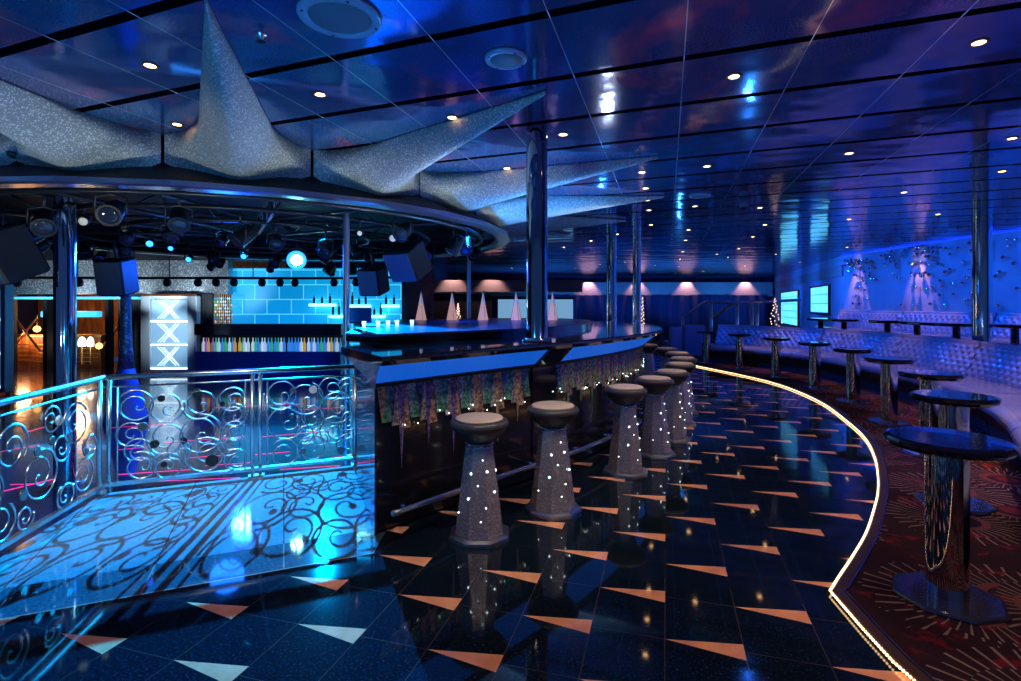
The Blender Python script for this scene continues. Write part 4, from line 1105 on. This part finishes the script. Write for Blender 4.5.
light('SPOT', 'rail_white', (-1.2, 1.9, 2.85), 220, (.9, .95, 1.), (-2.5, 4.2, .6), .03, 50, .7)  # unseen white spots added on the near side to brighten the railing
light('SPOT', 'rail_white', (-3.0, 1.9, 2.85), 150, (.9, .95, 1.), (-3.1, 3.6, .6), .03, 50, .7)
for y_ in (14.85, 12.6):
    light('SPOT', 'wall_wash', (9.34, y_, 2.885), 125, (1., .42, .24), (9.66, y_, 1.3), .015, 52, .8)
    light('SPOT', 'stud_glint', (8.9, y_ - .1, 2.5), 14, (1., .6, .4), (9.62, y_, 2.62), .015, 40, .8)
for k in range(7):
    light('SPOT', 'wall_blue', (8.2, 5.6 + 1.6 * k, 2.75), 105, (.004, .13, 1.), (9.65, 5.7 + 1.6 * k, 1.9), .04, 120, .9)
for (x_, y_, nx, ny) in ((5.9, 12.2, .7, .7), (6.4, 10.9, 1, .1), (6.3, 9.2, 1, 0), (6.1, 7.7, 1, -.2), (5.6, 6.3, .85, -.5), (4.9, 5.2, .75, -.65), (4.2, 4.3, .72, -.7)):
    light('SPOT', 'banquette_blue', (x_ - nx * 1.9, y_ - ny * 1.9, 2.6), 150, (.004, .12, 1.), (x_ + nx * .3, y_ + ny * .3, .55), .06, 72, .8)
    light('SPOT', 'banquette_warm', (x_ + nx * .05, y_ + ny * .05, 2.87), 170, WM, (x_ - nx * .1, y_ - ny * .1, .4), .03, 46, .8)
for y_ in (7, 9, 11, 13, 15):
    light('SPOT', 'tier_blue', (7.4, y_, 2.8), 85, (.005, .12, 1.), (9.2, y_, 1), .06, 80, .8)
    light('SPOT', 'tier_warm', (9.0, y_ + .6, 2.87), 110, WM, (9.0, y_ + .6, .6), .03, 50, .6)
for (x_, y_) in ((.3, 2.4), (.9, 3.9), (1.9, 5.2), (2.6, 7.2), (2.7, 9.4), (2.4, 3.0), (-1.2, 1.6), (1.2, 1.4), (3.4, 4.6), (4.2, 8.0), (3.5, 11)):
    light('SPOT', 'floor_warm', (x_, y_, 2.87), 45, (1., .62, .38), (x_, y_, 0), .03, 75, .7)
for (x_, y_, ax, ay) in ((.5, 2.3, -.1, 3.5), (1.3, 3.2, .4, 4.0), (2.1, 4.2, 1.2, 5.0), (2.9, 5.4, 1.7, 6.0), (3.3, 7.0, 2.1, 7.4), (-.3, 1.9, -.5, 3.5)):
    light('SPOT', 'bar_front', (x_, y_, 2.86), 52, (1., .80, .68), (ax, ay, .55), .03, 58, .8)  # unseen spots added to lighten the mosaic and stools
for (x_, y_) in ((2.6, 1.6), (3.4, 2.8), (4.2, 4.2), (4.6, 5.6)):
    light('SPOT', 'carpet_warm', (x_, y_, 2.87), 60, (1., .66, .5), (x_, y_ + .2, 0), .03, 80, .8)
# unseen blue spots added low in the room to brighten the ceiling
for (x_, y_, z_, e_) in ((.3, 6.6, 1.3, 60), (4.2, 9.4, .6, 34), (2.4, 14., .8, 60), (6, 19, .8, 130), (.5, 22, .8, 130), (-5.4, 3.2, 1.4, 50)):
    light('SPOT', 'ceiling_fill', (x_, y_, z_), e_ * 3.2, (.04, .33, 1.), (x_, y_ - .4, 3), .03, 150, .8)
light('SPOT', 'ceiling_fill', (2.2, 1.2, .9), 90, (.25, .22, 1.), (2.2, 2.5, 3), .03, 150, .8)
light('SPOT', 'ceiling_fill', (-1.6, .9, .9), 150, (.03, .38, 1.), (-1.6, 2.2, 3), .03, 150, .8)
for (x_, y_, z_, ax, ay, e_) in ((-.2, 4.9, 1.35, -1.6, 5.0, 130), (-2.6, 2.9, 1.0, -2.9, 4.8, 120), (-4.2, 2.9, 1., -4.4, 4.8, 100), (1.4, 7.8, 1.35, .3, 6.6, 110), (.3, 4.9, 1.3, -.8, 5.6, 80)):
    light('SPOT', 'star_wash', (x_, y_, z_), e_ * .5, (.85, 1., .92), (ax, ay, 2.9), .05, 95, .9)  # unseen spots added below the star points to lighten them
light('POINT', 'lounge_warm', (fl(60, 15), 15.6, 1.3), 130, (1., .5, .2), size=.3)
light('POINT', 'lounge_warm', (fl(25, 15), 14.9, .6), 60, (1., .45, .2), size=.2)
for u in (30, 90, 150, 205): light('SPOT', 'band_wash', (fl(u, 13), 12.6, 1.4), 110, (.7, .9, 1.), (fl(u, 13) - .2, 14.1, 2.2), .04, 85, .7)  # unseen cool spots added to brighten the glitter band
light('SPOT', 'pylon_wash', (fl(170, 12.6), 12.0, 1.3), 150, (.7, .9, 1.), (fl(170, 13.6), 13.6, .7), .04, 50, .7)  # unseen spot added to brighten the pylon frame
light('SPOT', 'counter_blue', (fl(270, 11), 11, 2.0), 160, BL_, (fl(270, 13.5), 13.5, 0), .05, 70, .7)
light('SPOT', 'island_blue', (-.5, 7.5, 2.7), 160, (.01, .14, 1.), (.1, 7.0, 1.2), .05, 110, .7)  # unseen spot added to give the island top its blue sheen
for u in (590, 640, 690, 750): light('SPOT', 'header_wash', (fl(u, 27), 27.3, 2.84), 110, (1., .5, .45), (fl(u, 27), 27.6, 2.0), .05, 90, .6)
for u in (560, 620, 680, 740): light('SPOT', 'header_blue', (fl(u, 25), 25, 1.2), 260, (.02, .2, 1.), (fl(u, 27.5), 27.5, 2.2), .05, 100, .8)
for yy in (17, 20, 23): light('SPOT', 'far_wall_blue', (7.5 + (yy - 17) * .33, yy - 1, 2.2), 260, (.01, .14, 1.), (9.65 + (yy - 15.5) * .33, yy, 2.0), .05, 110, .8)
light('SPOT', 'booth_blue', (fl(690, 12), 12, 2.6), 160, (.01, .1, 1.), (fl(690, 15), 15, .5), .05, 50, .7)
for u in (452, 492): light('SPOT', 'header_wash', (fl(u, 19), 18.9, 2.6), 40, (1., .55, .5), (fl(u, 19), 19.3, 2.0), .05, 90, .6)

w = bpy.data.worlds.new('World'); bpy.context.scene.world = w; w.use_nodes = True
w.node_tree.nodes['Background'].inputs[0].default_value = (.02, .06, .22, 1); w.node_tree.nodes['Background'].inputs[1].default_value = .5

# ------------------------------------------------------------------ camera
cam = bpy.data.cameras.new('Camera'); co = bpy.data.objects.new('Camera', cam); C.objects.link(co)
co.location = (0, 0, H); co.rotation_euler = (R(90), 0, 0)
cam.sensor_width = 36; cam.lens = 36 * F / 1021; cam.shift_y = -(340.5 - VH) / 1021; cam.clip_start = .02; cam.clip_end = 100
sc = bpy.context.scene; sc.camera = co
sc.view_settings.view_transform = 'Standard'; sc.view_settings.look = 'None'; sc.view_settings.exposure = 0; sc.view_settings.gamma = 1
sc.view_settings.use_curve_mapping = False
try:
    sc.cycles.use_denoising = True; sc.cycles.max_bounces = 6; sc.cycles.diffuse_bounces = 2; sc.cycles.glossy_bounces = 4
    sc.cycles.sample_clamp_indirect = 4; sc.cycles.caustics_reflective = False; sc.cycles.caustics_refractive = False
except Exception: pass
